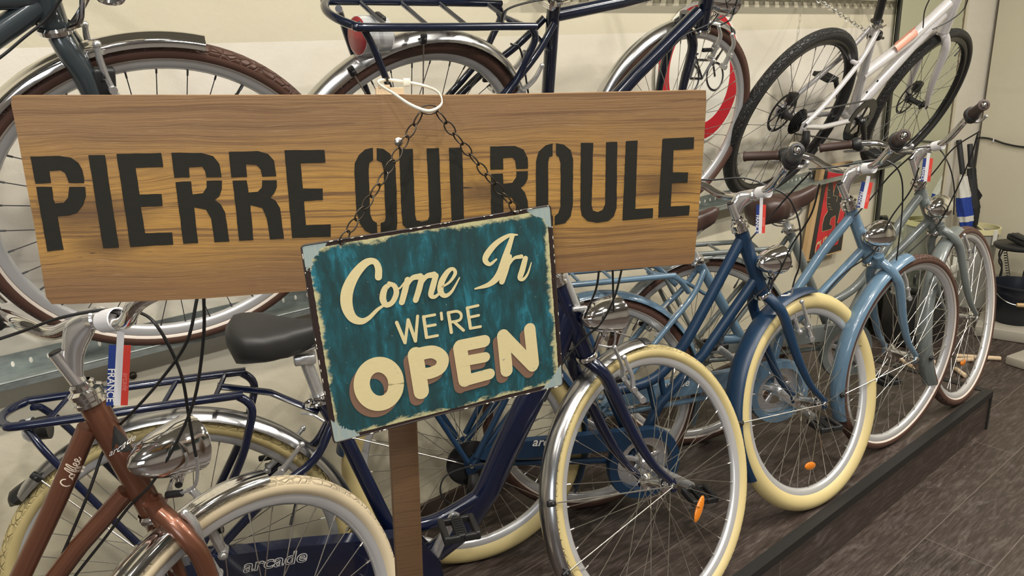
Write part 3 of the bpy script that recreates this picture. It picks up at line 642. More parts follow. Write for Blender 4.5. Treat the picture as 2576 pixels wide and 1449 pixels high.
obj('rear_skirting', sub(MB().box((.6, WY-.008, .022), 5.0, .014, .044), o0), M_['base'], T, sm=False)
# galvanised channel the upper bicycles stand in
RZ = .79
def rail(name, label, x0, x1, zb, lower=True):
    T = thing(name, label, 'rail', loc=((x0+x1)/2, WY-.01, zb)); cx = (x0+x1)/2; o = Vector((cx, WY-.01, zb))
    b = MB(); L = x1-x0
    if lower:
        b.box((0, .004, .012), L, .003, .040); b.box((0, -.034, -.008), L, .078, .003); b.box((0, -.073, -.009), L, .003, .014); b.tube([(-L/2, -.073, -.001), (L/2, -.073, -.001)], .0026, 8)
        n = int(L/.033)
        for k in range(n): b.ell((-L/2+.05+k*.033, .0020, .010), .0036, .0012, .0066, 10, mi=1)  # raised pale ovals, not openings: the lit wall behind is painted in
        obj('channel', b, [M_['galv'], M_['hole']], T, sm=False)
        for k in range(5): c = MB(); c.box((-L/2+.35+k*(L-.7)/4, -.012, -.030), .03, .040, .036, bev=.003); obj('wall_bracket', c, M_['galv'], T)
    else:
        b.box((0, .004, .02), L, .003, .055); b.box((0, -.012, -.006), L, .014, .0025); b.box((0, -.062, -.006), L, .020, .0025)
        n = int(L/.068)
        for k in range(n): b.box((-L/2+.02+k*.068, -.035, -.006), .040, .040, .0025)
        b.box((0, -.072, .004), L, .002, .022); obj('channel', b, M_['galv'], T, sm=False)
    return T
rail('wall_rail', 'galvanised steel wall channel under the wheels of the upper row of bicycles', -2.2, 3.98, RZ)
rail('shelf_rail', 'slotted steel rail high on the wall at the top edge of the picture', 1.55, 3.98, 1.574, False)
# ------------------------------------------------------------------ bicycles
UP3 = Vector((0, 0, 1))
def frame_obj(root, tubes, mt, extra=None):
    b = MB()
    for t in tubes:
        pts, r = t[0], t[1]; r2 = t[2] if len(t) > 2 else None
        b.tube(pts, r, 16, r2=r2, ref=(0, 1, 0) if r2 else None)
    if extra: extra(b)
    return obj('frame', b, mt, root, ang=45)
def stays(BB, SC, hub, r=.0085, sp=.060, wb=.030, dropz=.0, top=.018):
    out = []
    for s in (-1, 1):
        out.append(([Vector((BB.x-.01, s*.024, BB.z+.002)), Vector((BB.x-.08, s*.038, BB.z+.01*1)), Vector((hub.x+.10, s*(sp-.006), hub.z-.012)), Vector((hub.x+.006, s*sp, hub.z-.004))], r*1.05))
        out.append((cr([Vector((SC.x, s*top, SC.z)), Vector((SC.x-.05, s*.034, SC.z-.075)), Vector((SC.x*.55+hub.x*.45, s*.052, SC.z*.55+hub.z*.45)), Vector((hub.x+.004, s*sp, hub.z+.004))], 5), r))
    return out
def drop(b, hub, sp=.060):
    for s in (-1, 1): b.prism([(hub.x-.022, hub.z+.012), (hub.x+.004, hub.z+.028), (hub.x+.034, hub.z+.002), (hub.x+.02, hub.z-.014), (hub.x-.012, hub.z-.03)], .005, Matrix.Translation((0, s*sp-.0025, 0)))
def city(key, label, mt, rear, rz, yaw, front, RO=.349, RB=.317, tyre='t_brown', stripe=True, HB=None, HT=None, tt=None, dt=None, BB=None, SC=None, fend=None, fr=(90, 212), rr=(-28, 168), group=None, tw=.040, rackon=True, ridges=0, guardk=None, crank=(-36, 144), refl=None, st=186, fmat=None, saddle_=None, rearwheel=True, name='city_bicycle'):
    P = Pl((rear[0], rear[1], rz), yaw); root = thing(name, label, 'bicycle', M=P.M)
    W = Pl(front[:3], front[3], front[4]); fmat = fmat or mt
    hb = P.L(*HB); ht = P.L(*HT); hb.y = ht.y = 0; hub = Vector((0, 0, RO)); bb = P.L(*BB) if BB else Vector((.545*hb.x/.93, 0, .285)); bb.y = 0
    scl = Vector(SC) if SC else Vector((.325, 0, .765)); ax = (ht-hb).normalized()
    tubes = [([hb-ax*.004, ht+ax*.002], .0195)]
    if tt: tubes.append((cr([P.L(*p) if len(p) == 2 else Vector(p) for p in tt], 6), .0155))
    if dt: tubes.append(([P.L(*p) if len(p) == 2 else Vector(p) for p in dt]+[bb], .0150))
    sd = (scl-bb).normalized(); tubes.append(([bb, scl], .0155)); tubes.append(([bb+Vector((0, .034, 0)), bb-Vector((0, .034, 0))], .022))
    tubes += stays(bb, scl-sd*.03, hub)
    fo = frame_obj(root, tubes, mt, lambda b: drop(b, hub))
    headset(root, ht, hb)
    fr_w = wheel(root, P, W, 'front_wheel', tyre, RO, RB, tw, stripe=stripe)
    if refl: reflector(fr_w, W, *refl)
    RW = Pl(P.M @ hub, yaw)
    if rearwheel:
        rw = wheel(root, P, RW, 'rear_wheel', tyre, RO, RB, tw, stripe=stripe, ends=.060)
    fo2, C, dn = fork(root, P, W, hb, mt)
    R = RO+.016
    f = fender(root, P, W, 'front_mudguard', R, fr[0], fr[1], tw+.014, fmat, ridges, depth=.020)
    fstay(f, R-.008, st, tw+.010)
    f = fender(root, P, RW, 'rear_mudguard', R, rr[0], rr[1], tw+.014, fmat, ridges, depth=.020)
    fstay(f, R-.008, 158, tw+.010); 
    return dict(P=P, root=root, W=W, hb=hb, ht=ht, ax=ax, bb=bb, hub=hub, RW=RW, frame=fo, sc=scl, sd=sd, rim=fr_w)
YB = math.radians(-24)
# -- coffee bicycle, nearest on the left
k = city('cof', 'copper brown step-through bicycle at the lower left, pale cream tyre, curly lettering on the frame', M_['coffee'], (-.63, 1.571), 0, YB, (.3254, 1.1459, .346, .2824, .1271), tyre='t_pale', stripe=False,
    HB=(385, 1287), HT=(231, 1012), tt=[(222, 1075), (140, 1262), (60, 1432), (-10, 1580), (-60, 1620), (-130, 1610)], dt=[(318, 1238), (200, 1372)], BB=(-200, 1900), fr=(75, 214), fmat=M_['chrome'], ridges=3, SC=(.30, 0, .74))
P = k['P']; root = k['root']; W = k['W']; hb, ht = k['hb'], k['ht']
cl = P.L(232, 803); BD = lambda P, yw, tl: P.I.to_3x3() @ Vector((math.sin(yw), -math.cos(yw), tl))
stem(root, ht, hb, cl, top=P.L(141, 888), bar=BD(P, math.radians(22.9), .232))
_, bw = handlebar(root, P, cl, math.radians(22.9), .232, [(-.012, .092, -.014), (-.027, .145, .021), (.055, .25, .035), (-.06, .33, .04)], far_pts=[(-.012, .092, -.014), (-.027, .145, .021), (.03, .30, .03), (-.06, .42, .035)])
headlight(root, P, 437, 1130, .30, 1.12, off=.0, brk=P.L(398, 1298), pitch=.08)
vbrake(root, P, [(484, 1234), (508, 1262), (524, 1318), (562, 1388)], off=.035, r=.0072)
# lettering on the frame tubes wraps round the tube
def on_tube(P, a, b, r):
    a = Vector(a); b = Vector(b); d = (b-a).normalized()
    def f(q):
        p = Vector((q.x, 0, q.z))-a; t = p.dot(d); perp = (p-d*t).length; return a+d*t+(p-d*t)+Vector((0, -math.sqrt(max(0, (r+.0006)**2-min(perp, r)**2)), 0))
    return f
ta, tb = P.L(222, 1075), P.L(60, 1432); ft = on_tube(P, ta, tb, .0155)
b = MB(); B0, B1 = P.L(178, 1228, .016), P.L(205, 1150, .016); B0.y = B1.y = 0; ud = (B1-B0); un = ud.length/276; ud.normalize(); uv = Vector((-ud.z, 0, ud.x))
def cz(x, y): q = B0+ud*(x*un)+uv*((y-6)*un); return (q.x, q.z)
ff = [(118, 28), (136, 66), (148, 92), (157, 84), (146, 50), (131, 0), (122, -28), (132, -32), (141, -8), (148, 12), (160, 22)]; ee = [(192, 20), (211, 28), (213, 42), (202, 44), (193, 28), (199, 10), (216, 8), (232, 22)]
for s_, w_ in (([(64, 62), (56, 80), (30, 88), (8, 60), (6, 25), (28, 4), (56, 9), (80, 26)], 10), ([(98, 44), (84, 36), (82, 16), (96, 8), (110, 18), (108, 36), (98, 44), (118, 34)], 8), (ff, 8), ([(x+33, y) for x, y in ff], 8), (ee, 8), ([(x+36, y) for x, y in ee], 8)):
    b.stroke([cz(*q_) for q_ in s_], w_*un, -.0165, fn=ft)
obj('lettering', b, mat('frame_lettering', (.78, .66, .52), .5), k['frame'], sm=False)
b = MB(); fh = on_tube(P, ht, hb, .0195)
poly = [P.L(*q, .02) for q in ((285, 1076), (281, 1132), (303, 1138), (330, 1144), (312, 1112))]
G = [Vector((p.x, 0, p.z)) for p in poly]; c0 = sum(G, Vector())/5
V = []; F = []
for i in range(5):
    for j in range(6): V.append(fh(G[i].lerp(G[(i+1) % 5], j/6)))
V.append(fh(c0)); b.add(V, [(30, i, (i+1) % 30) for i in range(30)]); o = obj('head_badge', b, M_['poster'], k['frame'], sm=False)
tx = text_mb('arcade', .0155, fn=lambda p: fh(Vector((c0.x+.001+p.x*.9+p.z*.25, 0, c0.z-.004+p.z+p.x*.35)))+Vector((0, -.0006, 0)), shear=.2); obj('lettering', tx, M_['ink'], o, sm=False)
cable(root, P, [(-30, 862, .0), (60, 832, .0), (150, 800, .03), (260, 780, .03), (350, 786, .04), (402, 830, .06), (455, 940, .06), (475, 1050, .05), (489, 1128, .05), (494, 1150, .05)])
cable(root, P, [(497, 745, .07), (470, 860, .07), (405, 955, .05), (335, 1035, .02), (292, 1080, -.012), (258, 1140, -.014), (240, 1192, -.006), (214, 1262, 0), (150, 1410, 0), (96, 1530, 0)], name='gear_cable')
cable(root, P, [(513, 745, .09), (512, 850, .08), (490, 1000, .06), (440, 1120, .05), (380, 1218, .04), (325, 1274, .016), (262, 1356, .006), (205, 1428, .002), (120, 1540, 0)], name='gear_cable')
b = MB(); b.tube(cr([P.L(494, 1148, .05), P.L(497, 1185, .045), P.L(490, 1222, .04), P.L(458, 1240, .03)], 6), .0028, 8); obj('brake_noodle', b, M_['alu'], root)
b = MB(); b.tube([P.L(458, 1240, .03), P.L(420, 1245, .02)], .006, 10); obj('cable_boot', b, M_['rubber'], root)
tag(P, 302, 868, .07, 'small blue white and red paper tag on the handlebar of the copper brown bicycle', 1.0, .21, yaw=math.radians(-16), band=(bw((-.004, .050, -.005), 1), bw((0, .09, 0), 1)-bw((0, .03, 0), 1)), h=.090, w=.0275)
# -- navy bicycle
def navy_tt(b_):
    pass
P = Pl((.3278, 1.5383, 0), math.radians(-23.7)); root = thing('city_bicycle', 'glossy navy step-through bicycle with black saddle and cream tyres, behind the copper brown one', 'bicycle', M=P.M)
W = Pl((1.3366, 1.0957, .3328), -.0188, .2984); hub = Vector((0, 0, .352)); RW = Pl(P.M @ hub, math.radians(-22.2)); mt = M_['navy']
hb = P.L(1475, 893); ht = P.L(1403, 712); hb.y = ht.y = 0; bb = Vector((.485, 0, .235)); scl = P.L(806, 1002); scl.y = 0; ax = (ht-hb).normalized()
dtp = [P.L(1437, 775), P.L(1395, 880), P.L(1335, 1000), P.L(1272, 1130), P.L(1228, 1230), P.L(1165, 1330), bb]
def nx(b):
    drop(b, hub)
    b.tube([P.L(1415, 760), P.L(1380, 860), P.L(1350, 940)], [.030, .040, .032], 16, r2=.45, ref=(0, 1, 0))
    b.tube(cr([P.L(1225, 1232), P.L(1150, 1280), P.L(1085, 1313), P.L(1000, 1330)], 6), .0165, 14)
    b.tube([bb+Vector((0, .036, 0)), bb-Vector((0, .036, 0))], .024, 20)
st_lo = P.L(975, 1318)
k2 = frame_obj(root, [([hb-ax*.004, ht+ax*.002], .0205), (dtp, [.030, .033, .034, .034, .033, .031, .028], .58), ([scl, P.L(868, 1100), st_lo, bb], .0165)]+stays(bb, scl-Vector((-.02, 0, .05)), hub, .0092), mt, nx)
headset(root, ht, hb, .0235); fw_ = wheel(root, P, W, 'front_wheel', 't_cream', .349, .317, .042); reflector(fw_, W, 1759, 1280, sz=.074)
rw_ = wheel(root, P, RW, 'rear_wheel', 't_cream', .352, .319, .042, ends=.062)
fork(root, P, W, hb, mt, rake=.03, r0=.0165, r1=.0095); R = .366
f = fender(root, P, W, 'front_mudguard', R, 83, 222, .056, M_['fendalu'], 1, depth=.02); fstay(f, R-.006, 166, .052); fstay(f, R-.006, 192, .052)
b = MB(); 
fl = fender(f, P, W, 'mudguard_tip', R+.002, 80.5, 84, .058, M_['black'], depth=.02); fl.matrix_basis = Matrix()
f = fender(root, P, RW, 'rear_mudguard', R+.004, -34, 138, .056, M_['fendalu'], 1, depth=.02); fstay(f, R-.002, 129, .052)
b = MB(); q0 = RW.I @ (P.M @ P.L(75, 1225)); q1 = RW.I @ (P.M @ P.L(28, 1272)); b.tube(cr([q0, (q0+q1)*.5+Vector((-.006, 0, 0)), q1], 4), [.016, .017, .003], 12, r2=1.5); obj('mud_flap', b, M_['black'], f)
rk = rack(root, mt, -.270, .155, .757, hub, .062, drop='leg'); 
b = MB(); c = P.L(97, 1078, -.0); b.lathe([(.0001, -.03), (.018, -.03), (.022, -.02), (.023, 0), (.0001, 0)], c=c+Vector((.02, 0, 0)), ax=(1, 0, 0), n=20); tl = obj('tail_lamp', b, M_['black'], root); b = MB(); b.lathe([(.0001, -.036), (.018, -.034), (.024, -.026), (.024, -.018)], c=c+Vector((.01, 0, 0)), ax=(1, 0, 0), n=20); obj('tail_lamp_glass', b, M_['glass'], tl)
cl = Vector((ht.x-.028, 0, ht.z+.125)); stem(root, ht, hb, cl+Vector((.03, 0, 0)), top=cl-Vector((.01, 0, .02))); handlebar(root, P, cl+Vector((.03, 0, 0)), math.radians(2), .2, grip='brown')
b = MB(); b.tube([P.L(1420, 690, .01), P.L(1452, 772, .02)], .008, 10); b.box(P.L(1458, 776, .03), .035, .012, .010, bev=.003); obj('brake_lever_stop', b, M_['alu'], root)
headlight(root, P, 1522, 792, -.02, 1.05, off=.02, brk=P.L(1490, 890), pitch=.1)
vbrake(root, P, [(1545, 874), (1565, 920), (1568, 950), (1588, 975)], off=.035)
b = MB(); b.tube(cr([P.L(1545, 820, .04), P.L(1548, 850, .035), P.L(1540, 872, .03), P.L(1505, 868, .02)], 6), .0026, 8); obj('brake_noodle', b, M_['alu'], root)
cable(root, P, [(1508, 670, .08), (1500, 725, .07), (1478, 780, .06), (1466, 812, .04)]); cable(root, P, [(1541, 670, .09), (1543, 760, .06), (1545, 825, .04)]); cable(root, P, [(1566, 670, .09), (1545, 750, .08), (1510, 815, .06), (1460, 860, .04), (1412, 920, .03), (1370, 1010, .025)], name='gear_cable')
seatpost(root, scl, P.L(768, 905), .0135); saddle(root, .148, .40, .866, .885, M_['matteblack'], .090, .088)
vbrake(root, P, [(762, 1077), (742, 1102), (712, 1140), (672, 1178)], off=.04); 
b = MB(); b.tube(cr([P.L(757, 1040, .02), P.L(785, 1043, .03), P.L(815, 1060, .03)], 5), .0026, 8); obj('brake_noodle', b, M_['alu'], root)
ce = P.L(1143, 1299, .078)-bb; ca_ = math.degrees(math.atan2(ce.z, ce.x)); crankset(root, bb, ca_, ca_+180, R=.085, ring=False, plen=math.hypot(ce.x, ce.z))
gd = MB(); Q = [P.L(x, y, .06) for x, y in ((440, 1418), (560, 1386), (760, 1362), (985, 1342), (1060, 1352), (1105, 1400), (1120, 1470), (1080, 1560), (990, 1590), (760, 1560), (520, 1540), (440, 1490))]
g_ = []
for q in Q: g_.append((q.x, q.z))
gd.prism(g_, .034, y0=-.078); go = obj('chain_guard', gd, mt, root, ang=30)
pq = P.L(690, 1414, .08); tx = text_mb('arcade', .042, fn=lambda p: Vector((pq.x+p.x*1.15, -.0788, pq.z+p.z-p.x*.02)), bold=.0012, shear=.25); tx2 = text_mb('arcade', .042, fn=lambda p: Vector((pq.x+p.x*1.15, -.0792, pq.z+p.z-p.x*.02)), bold=-.0006, shear=.25)
obj('lettering', tx, M_['ink'], go, sm=False); obj('lettering_inlay', tx2, mt, go, sm=False)
# -- blue bicycle
k = city('blue', 'matte blue step-through bicycle with wide cream tyres, between the navy and the light blue one', M_['blue'], (1.0683, 1.5343), 0, math.radians(-24.7), (2.0416, 1.0864, .3289, -.1003, .2017), RO=.336, RB=.287, tyre='t_cream', stripe=False, tw=.050,
    HB=(1917, 738), HT=(1863, 578), tt=[(1865, 600), (1800, 722), (1726, 857), (1676, 925), (1640, 955), (1593, 973), (1530, 985)], dt=[(1902, 698), (1770, 890), (1662, 1011)], BB=(1597, 1138), SC=(.31, 0, .74), fr=(81, 206), st=174, refl=(2038, 1172, 'amber', .052))
P = k['P']; root = k['root']; W = k['W']; hb, ht, bb = k['hb'], k['ht'], k['bb']
b = MB(); b.tube([P.L(1660, 940), P.L(1672, 1000)], .009, 10); b.tube([P.L(1632, 965), P.L(1648, 1030)], .009, 10); obj('frame_strut', b, M_['blue'], root)
cl = P.L(1888, 492); stem(root, ht, hb, cl, top=P.L(1838, 512), bar=BD(P, math.radians(-9.5), .27)); _, bw = handlebar(root, P, cl, math.radians(-9.5), .27, grip='black')
headlight(root, P, 1944, 655, -.05, 1.0, off=.02, brk=P.L(1928, 742), pitch=.05)
vbrake(root, P, [(1985, 742), (1998, 785), (2000, 805), (2008, 832)], off=.035)
crankset(root, bb, -33, 147, R=.082, off=-.064); guard(root, bb, k['hub'], M_['blue'], r1=.108, r2=.05, hole=.083, txt=('arcade', .036, P, (1382, 1112)))
b = MB(); b.lathe([(.0001, -.052), (.048, -.052), (.066, -.046), (.066, -.044), (.03, -.030), (.0001, -.030)], c=(0, 0, .336), n=36); obj('cassette', b, M_['blackg'], root)
b = MB(); b.tube(cr([(0.0, -.075, .32), (.0, -.085, .29), (.012, -.08, .255), (.03, -.07, .225)], 5), [.014, .018, .014, .010], 12); b.lathe([(.0001, -.004), (.022, -.004), (.022, .004), (.0001, .004)], c=(.03, -.066, .222), n=14); b.lathe([(.0001, -.004), (.022, -.004), (.022, .004), (.0001, .004)], c=(.0, -.066, .262), n=14); b.tube(cr([(.10, -.066, .335), (0, -.075, .345), (-.075, -.08, .33), (-.09, -.085, .28), (-.05, -.085, .24), (0, -.08, .245)], 6), .0024, 8); obj('rear_derailleur', b, M_['black'], root)
cable(root, P, [(1600, 430, .02), (1765, 452, .02), (1870, 448, .03), (1935, 470, .05), (1985, 500, .07), (2012, 570, .07), (2012, 660, .06), (2000, 700, .05), (1994, 722, .05)]); cable(root, P, [(2040, 432, .20), (1985, 490, .14), (1925, 560, .05), (1885, 605, .03)], name='gear_cable'); cable(root, P, [(2062, 462, .20), (2040, 540, .14), (1990, 620, .09), (1950, 700, .04), (1880, 765, .025), (1800, 875, .02)], name='gear_cable')
b = MB(); b.tube(cr([P.L(1994, 722, .05), P.L(1990, 740, .045), P.L(1965, 744, .03)], 5), .0026, 8); obj('brake_noodle', b, M_['alu'], root)
b = MB(); b.lathe([(.0001, -.006), (.013, -.005), (.015, .001), (.012, .008), (.0001, .011)], c=P.L(2000, 368, .25), ax=(0, 0, 1), n=18); obj('bell', b, M_['chrome'], root)
seatpost(root, k['sc'], k['sc']+k['sd']*.10); saddle(root, .16, .42, .90, .92, M_['leather']); rack(root, M_['blue'], -.25, .15, .735, k['hub'], drop='leg')
tag(P, 1915, 515, .06, 'small blue white and red paper tag on the handlebar of the matte blue bicycle', .95, -.02, yaw=math.radians(-52), band=(bw((-.004, .048, .003), 1), bw((0, .09, 0), 1)-bw((0, .03, 0), 1)), w=.026, h=.082)
# -- light blue bicycle
k = city('light', 'glossy light blue step-through bicycle with brown tyres, third bicycle of the lower row from the far end counting the blue one', M_['light'], (1.5178, 1.4934), 0, math.radians(-23.3), (2.5573, 1.0462, .3501, -.1057, -.0175),
    HB=(2186, 655), HT=(2139, 522), tt=[(2140, 545), (2070, 632), (2000, 735), (1935, 812), (1890, 845), (1845, 852), (1815, 853)], dt=[(2170, 628), (2060, 745), (1960, 850)], BB=(1930, 965), SC=(.338, 0, .768), fr=(96, 205), rr=(-20, 160), st=187)
k['root']['label'] = 'glossy light blue step-through bicycle with brown tyres, between the matte blue and the grey one'
P = k['P']; root = k['root']; W = k['W']; hb, ht, bb = k['hb'], k['ht'], k['bb']
cl = P.L(2155, 428); stem(root, ht, hb, cl, top=P.L(2113, 462), bar=BD(P, math.radians(-14.6), .192)); _, bw = handlebar(root, P, cl, math.radians(-14.6), .192, grip='brown')
headlight(root, P, 2205, 590, -.05, 1.06, off=.02, brk=P.L(2195, 662), pitch=.05)
vbrake(root, P, [(2232, 660), (2243, 690), (2246, 712), (2250, 735)], off=.035)
crankset(root, bb, -40, 140, R=.08, off=-.064); guard(root, bb, k['hub'], M_['light'], r1=.105, r2=.05, hole=.082, txt=('arcade', .034, P, (1700, 966)))
seatpost(root, k['sc'], k['sc']+k['sd']*.13); saddle(root, .145, .40, .895, .925, M_['leather'], .085, .098, nose=.35); rack(root, M_['light'], -.25, .215, .765, k['hub'], drop='short', sl=-.03)
vbrake(root, P, [(1687, 752), (1665, 780), (1650, 808), (1630, 825)], off=.04)
cable(root, P, [(2035, 425, .0), (2100, 420, .02), (2200, 402, .03), (2245, 412, .06), (2268, 450, .07), (2270, 520, .06), (2262, 600, .05), (2255, 655, .045)]); cable(root, P, [(2300, 385, .16), (2240, 440, .08), (2190, 500, .04), (2150, 545, .03)], name='gear_cable'); cable(root, P, [(2312, 420, .16), (2290, 480, .10), (2240, 550, .07), (2200, 630, .04), (2120, 690, .022), (2050, 770, .02)], name='gear_cable')
tag(P, 2182, 458, .06, 'small blue white and red paper tag on the handlebar of the light blue bicycle', .92, .10, yaw=math.radians(-62), band=(bw((-.004, .048, .003), 1), bw((0, .09, 0), 1)-bw((0, .03, 0), 1)), w=.034, h=.088)
# -- grey bicycle
k = city('grey', 'glossy grey step-through bicycle with brown tyres and grey mudguards, farthest of the lower row', M_['grey'], (2.0781, 1.5292), 0, math.radians(-24.9), (3.0943, 1.0584, .348, .034, .1244),
    HB=(2350, 580), HT=(2313, 470), tt=[(2314, 492), (2262, 565), (2215, 640), (2165, 708), (2125, 742), (2080, 765), (2055, 772)], dt=[(2335, 555), (2250, 640), (2180, 712)], BB=(2100, 865), SC=(.331, 0, .765), fr=(97, 210), rr=(-20, 160), st=190, refl=(2423, 912, 'amber', .050))
P = k['P']; root = k['root']; W = k['W']; hb, ht, bb = k['hb'], k['ht'], k['bb']
cl = P.L(2328, 376); stem(root, ht, hb, cl, top=P.L(2292, 400), bar=BD(P, math.radians(-12.1), .305)); _, bw = handlebar(root, P, cl, math.radians(-12.1), .305, grip='brown')
headlight(root, P, 2357, 522, .05, 1.06, off=.02, brk=P.L(2356, 585), pitch=.05)
vbrake(root, P, [(2392, 582), (2400, 605), (2403, 620), (2404, 640)], off=.035)
crankset(root, bb, -40, 140, R=.08, off=-.064); guard(root, bb, k['hub'], M_['grey'], r1=.105, r2=.05, hole=.082)
seatpost(root, k['sc'], P.L(1962, 532)); saddle(root, .175, .43, .858, .912, M_['leather'], .085, .105, nose=.35); rack(root, M_['grey'], -.25, .20, .735, k['hub'], drop='short', sl=-.03)
c = P.L(1943, 535)
for s in (-1, 1): b = MB().tube([Vector((c.x+.02*math.cos(t/16*2*PI*3)+.0, s*.04+.02*math.sin(t/16*2*PI*3), c.z-.008-.030*t/16)) for t in range(17)], .0028, 6); obj('saddle_spring', b, M_['chrome'], root)

cable(root, P, [(2200, 392, 0), (2290, 375, .02), (2355, 372, .03), (2385, 410, .07), (2400, 470, .07), (2399, 540, .06)]); cable(root, P, [(2465, 330, .18), (2400, 372, .12), (2352, 430, .06), (2300, 490, .03)], name='gear_cable'); cable(root, P, [(2460, 335, .18), (2440, 400, .14), (2400, 490, .09), (2355, 570, .04), (2270, 650, .02)], name='gear_cable')
tag(P, 2335, 398, .05, 'small blue white and red paper tag on the handlebar of the grey bicycle', .9, .0, yaw=math.radians(-66), band=(bw((-.004, .048, .003), 1), bw((0, .09, 0), 1)-bw((0, .03, 0), 1)), w=.034, h=.090)
# -- upper left bicycle, only its front end is in view
P = Pl((-.66, 1.745, RZ), 0, -.41); root = thing('city_bicycle', 'dark slate bicycle at the upper left with chrome mudguard and brown tyre', 'bicycle', M=P.M)
W = Pl((.4375, 1.6115, 1.1053), -.1605, -.3988); mt = M_['slate']; hb = P.L(137, 66); ht = P.L(95, -60); hb.y = ht.y = 0; hub = Vector((0, 0, .349)); bb = Vector((hb.x-.42, 0, .29)); ax = (ht-hb).normalized(); scl = Vector((bb.x-.16, 0, .75))
frame_obj(root, [([hb, ht], .022), ([P.L(112, 2), P.L(0, 80), P.L(-120, 165), bb], .0195), ([ht-ax*.03, scl-Vector((0, 0, .03))], .017), ([bb, scl], .0165), ([bb+Vector((0, .034, 0)), bb-Vector((0, .034, 0))], .022)]+stays(bb, scl, hub), mt, lambda b: drop(b, hub))
headset(root, ht, hb, .0255); fwh = wheel(root, P, W, 'front_wheel', 't_brown', .349, .317, .040, stripe=True, spk='dspoke'); RW = Pl(P.M @ hub, 0, -.41); wheel(root, P, RW, 'rear_wheel', 't_brown', .349, .317, .040, stripe=True, spk='dspoke')
fork(root, P, W, hb, mt, r0=.0195, r1=.010, flare=.046); f = fender(root, P, W, 'front_mudguard', .364, 76.5, 205, .052, M_['chrome'], 3, depth=.022); f2 = fender(root, P, RW, 'rear_mudguard', .364, -20, 160, .052, M_['chrome'], 3)
vbrake(root, P, [(213, 62), (222, 105), (250, 170), (290, 240)], off=.045)
b = MB(); b.tube([P.L(208, -30, .05), P.L(206, 40, .05), P.L(200, 62, .045), P.L(172, 72, .03)], .0042, 8); obj('brake_noodle', b, M_['chrome'], root)
b = MB(); b.tube(cr([P.L(165, 78, .01), P.L(195, 40, .03), P.L(222, -10, .03)], 4), .0046, 8); obj('lamp_bracket', b, M_['chrome'], root)
b = MB(); b.box(P.L(262, 205, .035), .035, .02, .05, bev=.006); b.tube([P.L(248, 190, .04), P.L(278, 190, .03)], .010, 12); obj('brake_pad', b, M_['black'], root)
cable(root, P, [(165, -20, .03), (120, 45, .025), (60, 95, .022), (0, 145, .022), (-80, 200, .02)], name='gear_cable')
b = MB(); b.tube(cr([P.L(230, -30, .04), P.L(262, 2, .04), P.L(300, 2, .05), P.L(310, -20, .05)], 5), .006, 8); obj('lamp_hoop', b, M_['chrome'], root)
headlight(root, P, 300, -75, -.16, 1.0, off=.03); cl = Vector((ht.x, 0, ht.z+.14)); stem(root, ht, hb, cl); handlebar(root, P, cl, -.16, 0)
# -- upper navy bicycle
P = Pl((.985, 1.745, RZ), .02, -.44); root = thing('city_bicycle', 'dark navy bicycle with luggage rack and brown tyres, above the wooden sign', 'bicycle', M=P.M)
W = Pl((2.0538, 1.6571, 1.1245), -.1275, -.3065); mt = M_['unavy']; hb = P.L(1764, 70); ht = P.L(1785, -75); ht = hb+Vector((-.058, 0, .17)); hb.y = ht.y = 0; hub = Vector((0, 0, .349)); stt = P.L(1393, 15); stl = P.L(1378, 232); stt.y = stl.y = 0; sdir = (stl-stt).normalized(); bb = stl+sdir*.29; ax = (ht-hb).normalized(); scl = stt-sdir*.02
frame_obj(root, [([hb, ht], .021), ([P.L(1758, 30), P.L(1600, 188), bb], .0205), ([P.L(1398, 38), P.L(1560, 5), ht-ax*.03], .0165), ([bb, scl], .0168), ([bb+Vector((0, .034, 0)), bb-Vector((0, .034, 0))], .022)]+stays(bb, P.L(1382, 52), hub, .0090), mt, lambda b: drop(b, hub))
headset(root, ht, hb, .0245); wheel(root, P, W, 'front_wheel', 't_brown', .349, .317, .040); RW = Pl(P.M @ hub, .02, -.44); wheel(root, P, RW, 'rear_wheel', 't_brown', .349, .317, .040, spk='dspoke', ends=.062)
fork(root, P, W, hb, mt); f = fender(root, P, W, 'front_mudguard', .364, 66, 210, .054, M_['fendalu'], 1, depth=.02); fl = fender(f, P, W, 'mudguard_tip',   .366, 63.5, 67, .056, M_['black'], depth=.02); fl.matrix_basis = Matrix()
f = fender(root, P, RW, 'rear_mudguard', .366, -25, 158, .054, M_['fendalu'], 1, depth=.02); fstay(f, .36, 98, .050); fstay(f, .36, 126, .050); rack(root, mt, -.262, .205, .748, hub, .066, drop='leg')
c = P.L(912, 90, .0); b = MB(); b.lathe([(.0001, -.012), (.038, -.012), (.040, .0), (.038, .05), (.026, .060), (.0001, .060)], c=c, ax=(1, .0, 0), n=26); tl = obj('tail_lamp', b, M_['glass'], root); b = MB(); b.lathe([(.0001, -.019), (.030, -.017), (.0375, -.012), (.0375, -.010)], c=c, ax=(1, 0, 0), n=26); obj('tail_lamp_lens', b, M_['red'], tl)
b = MB(); b.box(c+Vector((.035, 0, .02)), .012, .03, .05, bev=.003); obj('lamp_mount', b, M_['black'], tl)
vbrake(root, P, [(1318, 132), (1300, 165), (1268, 195), (1238, 222)], off=.04); cable(root, P, [(1330, 240, .03), (1310, 128, .04), (1285, 110, .04)]); cable(root, P, [(1262, 65, .02), (1268, 30, .03), (1320, 8, .03), (1420, -10, .03)])
b = MB(); b.tube([P.L(1262, 62, .02), P.L(1272, 28, .03)], .0035, 8); obj('cable_ferrule', b, M_['alu'], root)
